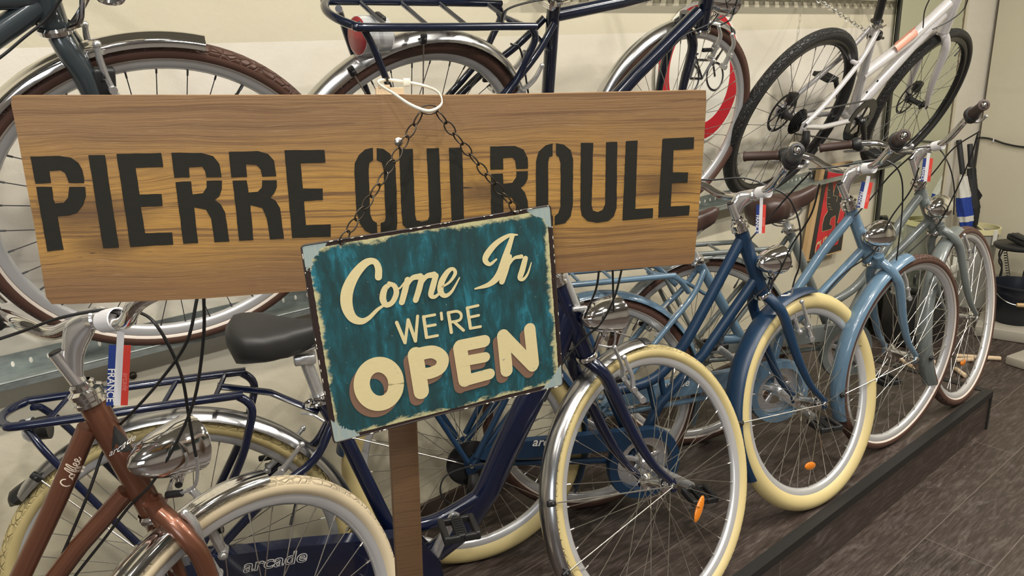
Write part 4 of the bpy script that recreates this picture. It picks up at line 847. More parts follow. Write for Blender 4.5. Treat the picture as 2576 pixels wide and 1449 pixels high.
b = MB(); b.lathe([(.017, -.014), (.0225, -.012), (.0225, .012), (.017, .014)], c=scl-sdir*.0, ax=sdir, n=20); b.lathe([(.0001, -.014), (.012, -.012), (.012, .012), (.0001, .014)], c=P.L(1383, 10, .03), ax=(0, 1, 0), n=16); obj('seat_clamp', b, M_['chrome'], root)
seatpost(root, scl, scl-sdir*.14); saddle(root, .16, .42, scl.z+.15, scl.z+.16, M_['leather'])
headlight(root, P, 1818, 2, -.13, 1.05, off=.0, brk=hb+Vector((.02, 0, .0))); vbrake(root, P, [(1808, 68), (1812, 92), (1802, 118), (1788, 148)], off=.03)
cl = ht+ax*.13+Vector((.04, 0, 0)); stem(root, ht, hb, cl); handlebar(root, P, cl, -.13, 0); crankset(root, bb, -60, 120, ring=True)
cable(root, P, [(1872, -10, .06), (1830, 35, .06), (1780, 62, .05), (1720, 90, .03), (1690, 120, .025)], name='gear_cable'); cable(root, P, [(1860, -20, .06), (1848, 20, .06), (1838, 48, .05), (1812, 64, .035)])
b = MB(); b.tube([P.L(1843, 38, .055), P.L(1836, 52, .05)], .0035, 8); obj('brake_noodle', b, M_['alu'], root)
# -- silver white hybrid bicycle with black tyres
P = Pl((2.70, 1.745, RZ), -.02, -.424); root = thing('hybrid_bicycle', 'silver white bicycle with black tyres and disc brakes at the upper right', 'bicycle', M=P.M)
W = Pl((3.7341, 1.5927, 1.1032), -.0585, -.4246); mt = M_['white']; hub = Vector((0, 0, .352)); hb = P.L(2372, 78); ht = hb+Vector((-.050, 0, .15)); hb.y = ht.y = 0; ax = (ht-hb).normalized(); scl = P.L(2204, 60); bb = P.L(2142, 292); scl.y = bb.y = 0; hbw = hb
Wr = Pl(P.M @ hub, -.02, -.424)
tubes = [([hb, ht], [.026, .022]), ([P.L(2166, 192), P.L(2290, 98), P.L(2385, 8)], .0215), ([bb, P.L(2165, 258), P.L(2290, 118), P.L(2370, 36)], .0235), ([bb, scl], [.019, .0165]), ([bb+Vector((0, .036, 0)), bb-Vector((0, .036, 0))], .025)]
for s in (-1, 1):
    tubes.append((cr([P.L(2200, 72)+Vector((0, s*.016, 0)), Vector((.235, s*.034, .585)), Vector((.10, s*.055, .44)), Vector((.002, s*.062, .358))], 5), .0095)); tubes.append(([bb+Vector((-.01, s*.028, 0)), Vector((.16, s*.052, .325)), Vector((.004, s*.062, .347))], .0105))
fo = frame_obj(root, tubes, mt, lambda b: (drop(b, hub, .062), b.tube([Vector((.215, -.04, .575)), Vector((.215, .04, .575))], .009, 10)))
b = MB(); fp = on_tube(P, P.L(2166, 192), P.L(2385, 8), .0215)
A, B_ = P.L(2258, 122, .02), P.L(2310, 78, .02); A.y = B_.y = 0; dd = (B_-A); pn = Vector((-dd.z, 0, dd.x)).normalized()
V = []; 
for i in range(9):
    for j in range(9): V.append(fp(A+dd*(i/8)+pn*(.020*(j/4-1))))
b.add(V, [(i*9+j, i*9+j+1, i*9+j+10, i*9+j+9) for i in range(8) for j in range(8)]); obj('coral_panel', b, M_['peach'], fo)
b = MB()
for q in ((2208, 204), (2181, 232)): b.lathe([(.0001, -.0012), (.005, -.001), (.005, .002), (.0001, .002)], c=P.L(*q, .024), n=12)
obj('bottle_boss', b, M_['black'], fo)
wheel(root, P, W, 'front_wheel', 't_black', .345, .311, .042, nsp=28, spk='dspoke', rimm='blackg', rimh=.024); wheel(root, P, Wr, 'rear_wheel', 't_black', .348, .311, .042, nsp=28, spk='dspoke', rimm='blackg', rimh=.024, ends=.062)
fork(root, P, W, hb-ax*.004, mt, r0=.018, r1=.011, rake=.02, flare=.048, wlen=.054)
def disc(root, Mx, y, R, n=26, name='brake_disc'):
    b = MB(); b.lathe([(R*.86, -.001), (R, -.001), (R, .001), (R*.86, .001), (R*.86, -.001)], c=(0, y, 0), n=36)
    for k_ in range(6):
        a = 2*PI*k_/6; b.tube([(R*.25*math.cos(a), y, R*.25*math.sin(a)), (R*.9*math.cos(a+.5), y, R*.9*math.sin(a+.5))], .003, 6)
    b.lathe([(.010, -.004), (.022, -.003), (.022, .003), (.010, .004)], c=(0, y, 0), n=16); o = obj(name, b, M_['black'], root, M=Mx); return o
disc(root, P.I @ W.M, .040, .080); disc(root, P.I @ Wr.M, .044, .080)
b = MB(); b.box(W.I @ (P.M @ (P.I @ (W.M @ Vector((.05, .05, .05))))), .045, .03, .05, bev=.008); obj('brake_caliper', b, M_['black'], root, M=P.I @ W.M)
b = MB(); b.box((.045, .055, .05), .045, .03, .05, bev=.008); obj('brake_caliper', b, M_['black'], root, M=P.I @ Wr.M)
b = MB()
for i_, (R_, y_) in enumerate(((.052, -.030), (.047, -.034), (.042, -.038), (.037, -.042), (.031, -.046), (.026, -.050))): b.lathe([(.012, y_-.001), (R_, y_-.0008), (R_, y_+.0008), (.012, y_+.001)], c=(0, 0, .352), n=30)
obj('cassette', b, M_['blackg'], root)
b = MB(); b.tube(cr([(.01, -.075, .335), (.012, -.088, .30), (.03, -.085, .27)], 5), [.013, .017, .012], 12)
for c in ((.03, -.07, .27), (.06, -.07, .20)): b.lathe([(.0001, -.004), (.023, -.004), (.023, .004), (.0001, .004)], c=c, n=14)
b.tube([(.03, -.078, .27), (.06, -.078, .20)], .008, 8, r2=.4); obj('rear_derailleur', b, M_['black'], root)
ua = P.L(2110, 195, -.06)-bb; ua = math.degrees(math.atan2(ua.z, ua.x)); crankset(root, bb, ua+180, ua, R=.098, off=-.060, ringm='blackg', arm='black'); b = MB(); 
for s in (-1, 1): b.tube([Vector((bb.x+.09, -.044, bb.z+s*.088)) if 0 else Vector((bb.x, -.044, bb.z+s*.096)), Vector((.0, -.044, .352+s*.044))], .0035, 6)
obj('chain', b, M_['dspoke'], root)
seatpost(root, scl, scl+(scl-bb).normalized()*.20, .0155, 'black'); b = MB(); b.lathe([(.017, -.012), (.024, -.010), (.024, .010), (.017, .012)], c=P.L(2203, 88), ax=(scl-bb).normalized(), n=18); b.tube([P.L(2188, 92), P.L(2222, 96)], .005, 8); obj('seat_collar', b, M_['black'], root)
saddle(root, scl.x-.16, scl.x+.12, scl.z+.23, scl.z+.24, M_['black']); cl = ht+ax*.06+Vector((.06, 0, .02)); stem(root, ht, hb, cl, top=ht+ax*.06); handlebar(root, P, cl, -.05, 0, [(.0, .10, .0), (-.005, .2, .005), (-.015, .24, .006), (-.03, .33, .008)], grip='black', dark=True)
b = MB(); b.ell(P.L(2208, 92, .0)+Vector((-.01, .02, 0)), .022, .016, .026, 14); obj('tail_lamp', b, M_['black'], root)
cable(root, P, [(2440, -20, .05), (2425, 22, .05), (2390, 52, .05), (2346, 74, .035)]); cable(root, P, [(2342, -10, .03), (2326, 28, .03), (2322, 70, .02)])
# its chain
def chain(name, label, pts, link, wire, wd, mt='oldsteel', cat='chain', twist0=0., group=None, opts=None):
    """a chain of oval links along a line of room points"""
    P_ = [Vector(p) for p in pts]; T_ = thing(name, label, cat, loc=P_[0]); Q = cr(P_, 20) if len(P_) > 2 else [P_[0].lerp(P_[1], i/20) for i in range(21)]
    seg = [0]; 
    for a, b in zip(Q, Q[1:]): seg.append(seg[-1]+(b-a).length)
    n = max(2, round(seg[-1]/link)); rg = random.Random(3)
    def atl(s):
        s = max(0, min(seg[-1], s))
        for i in range(len(seg)-1):
            if s <= seg[i+1]+1e-9: u = (s-seg[i])/max(1e-9, seg[i+1]-seg[i]); return Q[i].lerp(Q[i+1], u)
        return Q[-1]
    for i in range(n):
        c0, c1 = atl(seg[-1]*i/n), atl(seg[-1]*(i+1)/n); d = (c1-c0); L = d.length+wire*2.4; d.normalize(); v = fw; s = d.cross(v).normalized(); tw = (-.5+rg.random()*.5 if i % 2 else .75+rg.random()*.5)+twist0
        s = Matrix.Rotation(tw, 3, d) @ s; c = (c0+c1)/2; ring = []
        for k_ in range(20):
            a = 2*PI*k_/20; ring.append(c+d*(L/2*math.cos(a))+s*(wd/2*math.sin(a)*(1.12 if 1 else 1))-P_[0])
        b = MB(); b.tube(ring, wire, 7, closed=True); obj('chain_link', b, M_[mt], T_)
    return T_
chain('steel_chain', 'thin bright steel chain from the wall to the silver white bicycle', [at(2030, -18, y=1.80), P.M @ P.L(2174, 76, .0)], .021, .0021, .013, mt='chrome')
# ------------------------------------------------------------------ wooden sign on its post
BC = Vector((.4377, .7343, 1.2394)); BX = Vector((.8936, -.4473, -.0374)).normalized(); BN = Vector((.4474, .8943, -.0068)).normalized(); BZ = BX.cross(BN).normalized(); BN = BZ.cross(BX).normalized()
BM = Matrix((BX, BN, BZ)).transposed().to_4x4(); BM.translation = BC; BI = BM.inverted()
def bl(px, py, off=0.):   # picture point on the face of the sign -> sign coordinates
    d = ray(px, py); n = BN; t = ((BC-EYE).dot(n)+off)/d.dot(n); return BI @ (EYE+d*t)
BT = thing('wooden_sign', 'wide varnished wooden plank sign with black stencilled letters on a square post', 'sign', M=BM)
pts = [(29, 241), (400, 240), (760, 240), (1000, 239), (1130, 240), (1260, 238), (1400, 235), (1600, 231), (1776, 227), (1777, 260), (1768, 400), (1757, 540), (1748, 640), (1746, 656), (1738, 664), (1560, 678), (1300, 694), (1000, 712), (760, 732), (500, 752), (330, 759), (180, 765), (130, 765), (116, 748), (108, 700), (85, 560), (62, 440), (40, 320), (28, 262)]
b = MB(); pl = [bl(*q) for q in pts]; b.prism([(q.x, q.z) for q in pl], .022); obj('plank', b, M_['wood'], BT, sm=False)
pa, pb = bl(1015, 300, .022+.0), bl(1025, 1449, .022); Ltop = .090
b = MB(); zf = (BI @ Vector((BC.x, BC.y, FZ))).z
xa = (bl(980, 1080, .022).x+bl(1050, 1080, .022).x)/2; wpost = abs(bl(1050, 1080, .022).x-bl(979, 1080, .022).x)
b.box((xa, .022+.017, (Ltop+zf)/2), wpost, .034, Ltop-zf, bev=.002); obj('post', b, M_['post'], BT)
b = MB(); b.box((xa, .03, zf+.012),   .20, .18, .024, bev=.004); obj('post_base', b, M_['post'], BT)
q = bl(978, 238); b = MB(); b.box((q.x+.002, .012, q.z+.0035), .030, .016, .007); b.box((q.x-.004, .010, q.z+.008), .012, .012, .004); obj('top_block', b, M_['pale'], BT, sm=False)
q0, q1 = bl(975, 197), bl(980, 262, -.004); b = MB(); b.tube([Vector((q0.x, .010, q0.z)), Vector((q0.x+.002, .010, q1.z+.012))], .0013, 8); b.lathe([(.0001, -.0006), (.0032, -.0006), (.0032, .0006), (.0001, .0006)], c=(q0.x, .010, q0.z), ax=(0, 0, 1), n=12); obj('nail', b, M_['oldsteel'], BT)
q = bl(1003, 357); b = MB(); b.lathe([(.0001, -.0016), (.0035, -.0012), (.0048, 0), (.0001, 0)], c=q, n=16); obj('screw', b, M_['steel'], BT)
S1, S2 = .372671, .349379
L1 = [[(205, 412), (400, 408), (480, 420), (530, 455), (555, 500), (568, 560), (568, 590), (465, 590), (455, 560), (440, 525), (410, 505), (333, 510), (345, 590), (240, 595)], [(245, 617), (350, 617), (360, 700), (372, 728), (430, 725), (460, 690), (468, 617), (575, 617), (580, 680), (560, 740), (520, 790), (470, 808), (388, 815), (430, 1040), (320, 1052)],
 [(597, 403), (708, 402), (803, 1025), (697, 1030)], [(787, 395), (1088, 388), (1102, 483), (915, 488), (942, 668), (1090, 665), (1097, 745), (950, 752), (980, 930), (1162, 925), (1170, 1005), (880, 1022)],
 [(1157, 387), (1360, 388), (1440, 410), (1480, 460), (1495, 550), (1393, 552), (1385, 510), (1365, 480), (1275, 485), (1280, 553), (1178, 555)], [(1185, 585), (1290, 580), (1300, 668), (1370, 660), (1395, 620), (1395, 576), (1498, 574), (1497, 630), (1480, 680), (1450, 705), (1490, 735), (1520, 790), (1548, 985), (1448, 990), (1425, 830), (1390, 770), (1310, 755), (1338, 995), (1238, 1000)],
 [(1545, 380), (1740, 375), (1810, 395), (1850, 440), (1865, 545), (1770, 548), (1760, 500), (1730, 468), (1660, 465), (1668, 550), (1562, 553)], [(1570, 575), (1665, 573), (1678, 655), (1740, 650), (1768, 620), (1770, 573), (1868, 572), (1868, 620), (1850, 660), (1825, 690), (1860, 710), (1890, 760), (1917, 965), (1822, 970), (1800, 830), (1770, 760), (1690, 740), (1710, 975), (1615, 980)],
 [(1920, 370), (2190, 368), (2197, 452), (2028, 458), (2045, 628), (2178, 628), (2180, 705), (2052, 712), (2065, 875), (2232, 870), (2232, 952), (1972, 962)]]
L2 = [[(165, 147), (110, 160), (65, 200), (35, 260), (32, 330), (48, 610), (70, 690), (110, 745), (150, 762), (198, 765), (195, 690), (165, 670), (148, 630), (135, 300), (140, 255), (168, 235)], [(193, 150), (240, 155), (290, 190), (320, 240), (330, 300), (342, 680), (335, 745), (290, 775), (225, 768), (222, 690), (250, 680), (258, 650), (242, 300), (230, 255), (193, 235)],
 [(355, 158), (453, 155), (470, 630), (480, 670), (520, 680), (560, 670), (573, 640), (553, 152), (642, 150), (660, 640), (650, 700), (600, 740), (480, 745), (420, 740), (380, 700), (372, 620)], [(713, 148), (808, 145), (822, 660), (825, 760), (738, 765), (735, 720)],
 [(1010, 138), (1190, 135), (1250, 160), (1280, 220), (1283, 297), (1198, 300), (1190, 240), (1170, 218), (1103, 222), (1105, 303), (1012, 305)], [(1015, 337), (1102, 333), (1105, 408), (1170, 400), (1197, 360), (1200, 318), (1282, 315), (1280, 370), (1260, 410), (1230, 435), (1260, 470), (1280, 530), (1290, 690), (1200, 700), (1195, 560), (1165, 505), (1105, 500), (1105, 720), (1018, 725)],
 [(1460, 117), (1410, 130), (1360, 175), (1340, 250), (1340, 590), (1380, 690), (1462, 710), (1462, 640), (1435, 610), (1428, 560), (1428, 250), (1435, 215), (1460, 205)], [(1485, 115), (1540, 125), (1590, 165), (1607, 230), (1605, 560), (1590, 640), (1550, 690), (1475, 705), (1475, 640), (1500, 620), (1517, 570), (1517, 260), (1505, 215), (1485, 200)],
 [(1663, 113), (1752, 113), (1740, 560), (1750, 600), (1785, 610), (1820, 595), (1838, 555), (1845, 108), (1925, 105), (1920, 580), (1900, 640), (1860, 675), (1780, 687), (1710, 675), (1670, 635), (1660, 580)], [(1988, 100), (2072, 95), (2055, 588), (2183, 583), (2180, 652), (1963, 670)],
 [(2250, 88), (2260, 82), (2478, 72), (2475, 155), (2330, 163), (2325, 325), (2435, 325), (2430, 398), (2317, 403), (2310, 570), (2447, 563), (2440, 633), (2220, 650)]]
b = MB(); i_ = 0
def dens(poly, st=.006):
    out = []
    for a, c in zip(poly, poly[1:]+poly[:1]):
        n = max(1, int(math.hypot(c[0]-a[0], c[1]-a[1])/st))
        for k_ in range(n):
            j = (.00022 if k_ else 0); out.append((a[0]+(c[0]-a[0])*k_/n+random.uniform(-j, j), a[1]+(c[1]-a[1])*k_/n+random.uniform(-j, j)))
    return out
for polys, S, ox, oy in ((L1, S1, 0, 240), (L2, S2, 880, 320)):
    for poly in polys:
        q = [bl(x*S+ox, y*S+oy) for x, y in poly]; b.prism(dens([(v.x, v.z) for v in q]), .0005, y0=-.0005)
obj('stencil_lettering', b, M_['stencil'], BT, sm=False)
# ------------------------------------------------------------------ small enamel sign, hung from the plank
DS = .862/.80
SCc = EYE+(Vector((.421, .6314, 1.1151))-EYE)*DS; SX = Vector((.958, -.284, .0389)).normalized(); SN = Vector((.2854, .9578, -.0349)).normalized(); SZ = SX.cross(SN).normalized(); SN = SZ.cross(SX).normalized()
SM = Matrix((SX, SN, SZ)).transposed().to_4x4(); SM.translation = SCc; SI = SM.inverted()
def sl(px, py, off=0.): d = ray(px, py); t = ((SCc-EYE).dot(SN)+off)/d.dot(SN); return SI @ (EYE+d*t)
S3 = .434783
def c3(x, y): q = sl(740+x*S3, 500+y*S3); return (q.x, q.z)
ST = thing('open_sign', 'weathered teal metal sign with cream lettering, hanging crooked before the wooden sign', 'sign', M=SM)
cor = [(42, 284), (50, 274), (64, 268), (700, 170), (1472, 40), (1480, 44), (1484, 60), (1520, 560), (1554, 1050), (1552, 1072), (1540, 1082), (900, 1235), (246, 1410), (234, 1408), (228, 1396), (130, 860)]
b = MB(); b.prism([c3(*q) for q in cor], .0012, mi=0)
cc = [c3(*q) for q in cor]; ed = MB(); ed.tube([Vector((q[0], .0006, q[1])) for q in cc], .0011, 6, closed=True)
pl_ = obj('plate', b, M_['signpaint'], ST, sm=False); obj('rolled_edge', ed, M_['rust'], ST)
ch = MB(); rg = random.Random(11)
n = len(cc)
for i in range(n):
    a, c = Vector((cc[i][0], 0, cc[i][1])), Vector((cc[(i+1) % n][0], 0, cc[(i+1) % n][1])); L = (c-a).length; m_ = int(L/.004)
    for k_ in range(m_):
        if rg.random() < .20:
            p = a.lerp(c, (k_+rg.random())/m_); ch.ell(p+Vector((0, -.0006, 0)), .0005+.0032*rg.random()*abs((c-a).normalized().x), .0006, .0004+.0003*rg.random()+.0026*rg.random()*abs((c-a).normalized().z), 6)
obj('chipped_paint', ch, M_['chip'], ST)
def W3(w): return w*S3*.862/FPX
def strokes(name, LST, mt, y, dx=0, dz=0, fill=None):
    b = MB()
    for i, (pts, w_) in enumerate(LST):
        P2 = [c3(x+dx, z+dz) for x, z in pts]; ww = [W3(q) for q in w_] if isinstance(w_, (list, tuple)) else W3(w_)
        b.stroke(P2, ww, y-.00004*i)
    return obj(name, b, M_[mt], pl_, sm=False)
come = [([(487, 452), (486, 400), (462, 362), (412, 372), (350, 440), (308, 530), (304, 615), (335, 685), (385, 708), (430, 690), (482, 640), (530, 608)], [40, 38, 34, 44, 56, 66, 64, 50, 38, 26, 20, 12]),
 ([(556, 492), (524, 520), (512, 575), (530, 612), (565, 600), (590, 548), (580, 505), (548, 488)], [24, 34, 38, 32, 30, 32, 28, 22]), ([(545, 488), (600, 520), (640, 480)], [14, 12, 10]),
 ([(655, 468), (640, 530), (622, 598)], [34, 36, 34]), ([(640, 530), (678, 462), (728, 448)], [12, 28, 36]), ([(738, 455), (722, 520), (702, 585)], [34, 36, 34]), ([(720, 520), (760, 452), (808, 438)], [12, 28, 36]), ([(818, 445), (800, 510), (790, 555), (812, 566), (842, 540), (858, 505)], [34, 36, 32, 22, 14, 10]),
 ([(850, 512), (898, 480), (930, 432), (918, 405), (888, 420), (852, 480), (846, 535), (872, 560), (910, 535), (955, 456)], [10, 16, 22, 20, 30, 38, 36, 26, 18, 8]),
 ([(1290, 208), (1240, 212), (1170, 255), (1118, 315), (1104, 355), (1130, 378), (1168, 350)], [8, 22, 34, 40, 34, 22, 12]), ([(1262, 212), (1222, 330), (1185, 435), (1130, 492), (1045, 520)], [26, 42, 46, 32, 10]),
 ([(1243, 335), (1222, 410), (1200, 478)], [34, 38, 36]), ([(1228, 400), (1268, 345), (1312, 333)], [12, 18, 26]), ([(1335, 345), (1318, 410), (1305, 455), (1325, 463), (1350, 430), (1370, 368)], [34, 38, 34, 20, 14, 6])]
were = [([(592, 715), (641, 832)], 20), ([(641, 832), (658, 700)], 18), ([(658, 700), (701, 822)], 20), ([(701, 822), (713, 678)], 18), ([(748, 682), (765, 802)], 20), ([(748, 682), (812, 670)], 17), ([(757, 738), (815, 728)], 17), ([(765, 802), (828, 790)], 17), ([(849, 660), (853, 696)], 17),
 ([(890, 658), (908, 772)], 20), ([(890, 658), (940, 650), (964, 668), (955, 700), (898, 714)], 17), ([(925, 712), (978, 760)], 18), ([(1000, 630), (1018, 748)], 20), ([(1000, 630), (1062, 616)], 17), ([(1008, 685), (1066, 673)], 17), ([(1018, 748), (1076, 738)], 17)]
ringp = [(490+100*math.cos(t*PI/8), 1070+112*math.sin(t*PI/8)) for t in range(17)]
opn = [(ringp, 92), ([(700, 900), (735, 1115)], 92), ([(700, 902), (800, 885), (855, 920), (845, 975), (790, 1005), (725, 1012)], [80, 78, 76, 74, 72, 70]), ([(958, 858), (988, 1048)], 86), ([(958, 850), (1098, 822)], 76), ([(970, 940), (1103, 915)], 64), ([(988, 1050), (1128, 1012)], 70), ([(1207, 790), (1227, 992)], 80), ([(1210, 792), (1378, 965)], 76), ([(1360, 752), (1382, 955)], 76)]
strokes('open_shadow_lettering', opn, 'brownsh', -.0004, -24, 38); strokes('open_lettering', opn, 'cream', -.0010); strokes('come_in_lettering', come, 'cream', -.0007); strokes('were_lettering', were, 'cream', -.0007)
# hanging chain, in two legs that meet in the cable tie
tie_c = BM @ bl(1035, 240, -.02)
hl, hr = SM @ sl(857, 612, -.001), SM @ sl(1303, 533, -.001); topc = BM @ bl(1078, 274, -.034)
a1 = BM @ bl(1060, 284, -.03); a2 = BM @ bl(1100, 282, -.03)
chain('hanging_chain', 'dark oval-link chain holding up the weathered teal sign', [hl, hl.lerp(a1, .5)+Vector((0, 0, -.003)), a1], .0148, .00085, .0080)
TC = [o for o in COL.objects if o.name.startswith('hanging_chain')][0]
t2 = chain('hanging_chain_tmp', 'x', [a2, a2.lerp(hr, .5)+Vector((0, 0, -.002)), hr], .0148, .00085, .0080, twist0=.2)
off_ = t2.location-TC.location
for c in list(t2.children): c.parent = TC; c.location = off_
bpy.data.objects.remove(t2)
b = MB(); ring = [a1.lerp(a2, .5)+(a2-a1)*.5*math.cos(2*PI*i/20)*1.1+Vector((0, 0, 1))*(.0045*math.sin(2*PI*i/20)+.003)-TC.location for i in range(20)]; b.tube(ring, .00085, 7, closed=True); obj('chain_link', b, M_['oldsteel'], TC)
# white cable tie
P4 = [(952, 205, .012), (975, 201, .014), (1025, 207, .016), (1070, 217, .012), (1102, 232, -.010), (1112, 258, -.026), (1095, 275, -.036), (1070, 278, -.040), (1030, 262, -.036), (990, 235, -.022), (958, 215, -.004)]
pt = [BM @ bl(x, y, o_) for x, y, o_ in P4]; b = MB(); c0 = pt[0]; b.tube([p-c0 for p in cr(pt, 6, True)], .0008, 8, closed=True, r2=2.1, ref=(0, 0, 1))
TT = thing('cable_tie', 'white plastic cable tie looped over the top of the wooden sign', 'cable tie', loc=c0); obj('strap', b, M_['tie'], TT)
b = MB(); b.box(BM @ bl(1023, 207, .014)-c0, .0075, .006, .0085, BM.to_3x3(), bev=.001); obj('tie_head', b, M_['tie'], TT)
# ------------------------------------------------------------------ things along the wall and in the far corner
# tall mirror with a black edge
MX0, MX1, MZ0, MZ1 = 3.90, 4.69, -.15, 1.95
T = thing('wall_mirror', 'tall mirror with narrow black left edge, leaning on the wall behind the lower row', 'mirror', loc=((MX0+MX1)/2, WY-.02, MZ0))
o = Vector(T.location); L = MX1-MX0; H = MZ1-MZ0
obj('mirror_glass', MB().box((0, 0, H/2), L, .006, H), M_['mirror'], T, sm=False)
b = MB(); b.box((-L/2+.012, -.006, H/2), .024, .014, H); obj('edge_frame', b, M_['mframe'], T, sm=False)
b = MB(); rg = random.Random(5)
for i in range(90):
    z = H*(i+.5)/90; wv = .010+.006*rg.random(); b.box((L/2-wv*.5, -.0040, z), wv, .0016, H/90*1.02)
obj('flaked_edge', b, M_['flaked'], T, sm=False)
b = MB(); b.box((L/2+.016, .004, H/2), .030, .022, H); obj('side_batten', b, M_['farwall'], T, sm=False)
# poster board
def quad_thing(name, label, cat, pxs, Y, th): 
    P_ = [at(x, y, y=Y) for x, y in pxs]; c = sum(P_, Vector())/4; return thing(name, label, cat, loc=c), [p-c for p in P_], c
PY = 1.775
T, Q, pc = quad_thing('poster_board', 'black and red poster board in a pine frame, tilted against the wall', 'poster', [(2066, 420), (2146, 405), (2117, 632), (2024, 659)], PY, .02)
def pq_(x, y, dy=0.): q = at(2000+x*.19324, 400+y*.19324, y=PY-dy)-pc; return (q.x, q.z)
b = MB(); b.prism([(q.x, q.z) for q in Q], .022, y0=0); obj('pine_frame', b, M_['pine'], T, sm=False)
b = MB(); b.prism([pq_(388, 150), (Q[1].x-.006, Q[1].z-.004), (Q[2].x-.006, Q[2].z+.008), pq_(178, 1308)], .001, y0=-.0012); pp = obj('black_panel', b, M_['poster'], T, sm=False)
b = MB(); b.prism([pq_(430, 150), pq_(700, 130), pq_(640, 700), pq_(552, 1110), pq_(250, 1205)], .0006, y0=-.0018); obj('red_field', b, M_['posterred'], pp, sm=False)
gp = [(466, 225), (480, 300), (492, 360), (494, 480), (500, 420), (530, 330), (560, 275), (600, 250), (640, 260), (620, 330), (590, 400), (570, 430), (568, 480), (610, 500), (590, 620), (560, 760), (540, 830), (600, 850), (590, 900), (515, 890), (520, 735), (475, 760), (455, 790), (445, 850), (480, 870), (465, 912), (345, 945), (350, 850), (375, 750), (420, 680), (405, 600), (410, 480), (415, 390), (440, 300)]
b = MB(); G_ = [pq_(*q) for q in gp]; b.prism(G_, .0004, y0=-.0022); obj('beast_emblem', b, M_['poster'], pp, sm=False)
b = MB(); b.tube([Vector((q[0], -.0023, q[1])) for q in G_], .0008, 5, closed=True)
for x, y in ((415, 400), (412, 497), (420, 580), (430, 620), (445, 650)): q, r_ = pq_(x, y), pq_(x+34, y+8); b.tube([Vector((q[0], -.0025, q[1])), Vector((r_[0], -.0025, r_[1]))], .0011, 5)
b.tube([Vector((*[0]*0, pq_(490, 475)[0], -.0025, pq_(490, 475)[1])), Vector((pq_(548, 485)[0], -.0025, pq_(548, 485)[1])), Vector((pq_(535, 555)[0], -.0025, pq_(535, 555)[1]))], .0009, 5)
obj('gold_outline', b, M_['gold'], pp, sm=False)
c0 = pq_(415, 1085); tx = text_mb('CHROME', .068, fn=lambda p: Vector((c0[0]+p.x*.78+p.z*.10, -.0026, c0[1]+p.z*1.35+p.x*.16)), bold=.0016); obj('lettering', tx, M_['gold'], pp, sm=False)
# round road sign
RC = Vector((2.405, WY-.012, 1.285)); T = thing('road_sign', 'round white traffic sign with red ring and black bicycle symbol on the wall', 'sign', loc=RC)
b = MB(); b.lathe([(.0001, -.002), (.252, -.002), (.254, .0), (.252, .002), (.0001, .002)], n=64); obj('sign_plate', b, M_['signwhite'], T)
b = MB(); b.lathe([(.182, -.0030), (.242, -.0030), (.242, -.0024), (.182, -.0024), (.182, -.0030)], n=64); obj('red_ring', b, M_['signred'], T)
b = MB()
for x in (-.062, .086): b.tube([(x+.050*math.cos(2*PI*i/28), -.0035, -.012+.050*math.sin(2*PI*i/28)) for i in range(28)], .0034, 6, closed=True)
for a, c in (((-.062, -.012), (-.030, .052)), ((-.030, .052), (.066, .048)), ((-.030, .052), (.008, -.016)), ((.008, -.016), (-.062, -.012)), ((.008, -.016), (.062, .042)), ((.060, .074), (.086, -.012)), ((.060, .074), (.084, .080)), ((-.038, .070), (-.026, .046)), ((-.052, .072), (-.022, .072))): b.tube([(a[0], -.0035, a[1]), (c[0], -.0035, c[1])], .0038, 6)
obj('bicycle_symbol', b, M_['signblack'], T)
# lettering on the wall rail
RT_ = [o for o in COL.objects if o.name == 'wall_rail'][0]
q = at(1830, 508, y=WY-.008)-RT_.location
tx = text_mb('LEE', .026, fn=lambda p: Vector((q.x+p.x*1.9, .0008, .012+p.z))); obj('lettering', tx, M_['tagw'], RT_, sm=False)
q = q
# the far corner: bin with two umbrellas
BCn = Vector((4.90, 1.645, FZ)); T = thing('umbrella_bin', 'round grey plastic bin with cream ring rim in the far corner, holding two umbrellas', 'bin', loc=BCn); rz = .300-FZ
b = MB(); b.lathe([(.0001, .0), (.080, .0), (.100, rz-.02), (.103, rz-.02), (.083, -.0), (.0001, -.001)][:5], ax=(0, 0, 1), n=36); obj('bin_body', b, M_['bin'], T)
b = MB(); b.lathe([(.103, rz-.016), (.112, rz-.016), (.112, rz+.014), (.103, rz+.014), (.103, rz-.016)], ax=(0, 0, 1), n=40); b.box((0, 0, rz+.002), .21, .010, .018, Matrix.Rotation(.6, 3, 'Z')); obj('ring_rim', b, M_['yring'], T)
for a in (-2.0, -.6, 2.4):
    b = MB(); b.box((.114*math.cos(a), .114*math.sin(a), rz-.03), .006, .026, .085, Matrix.Rotation(a, 3, 'Z')); obj('rim_clip', b, M_['strap'], T)
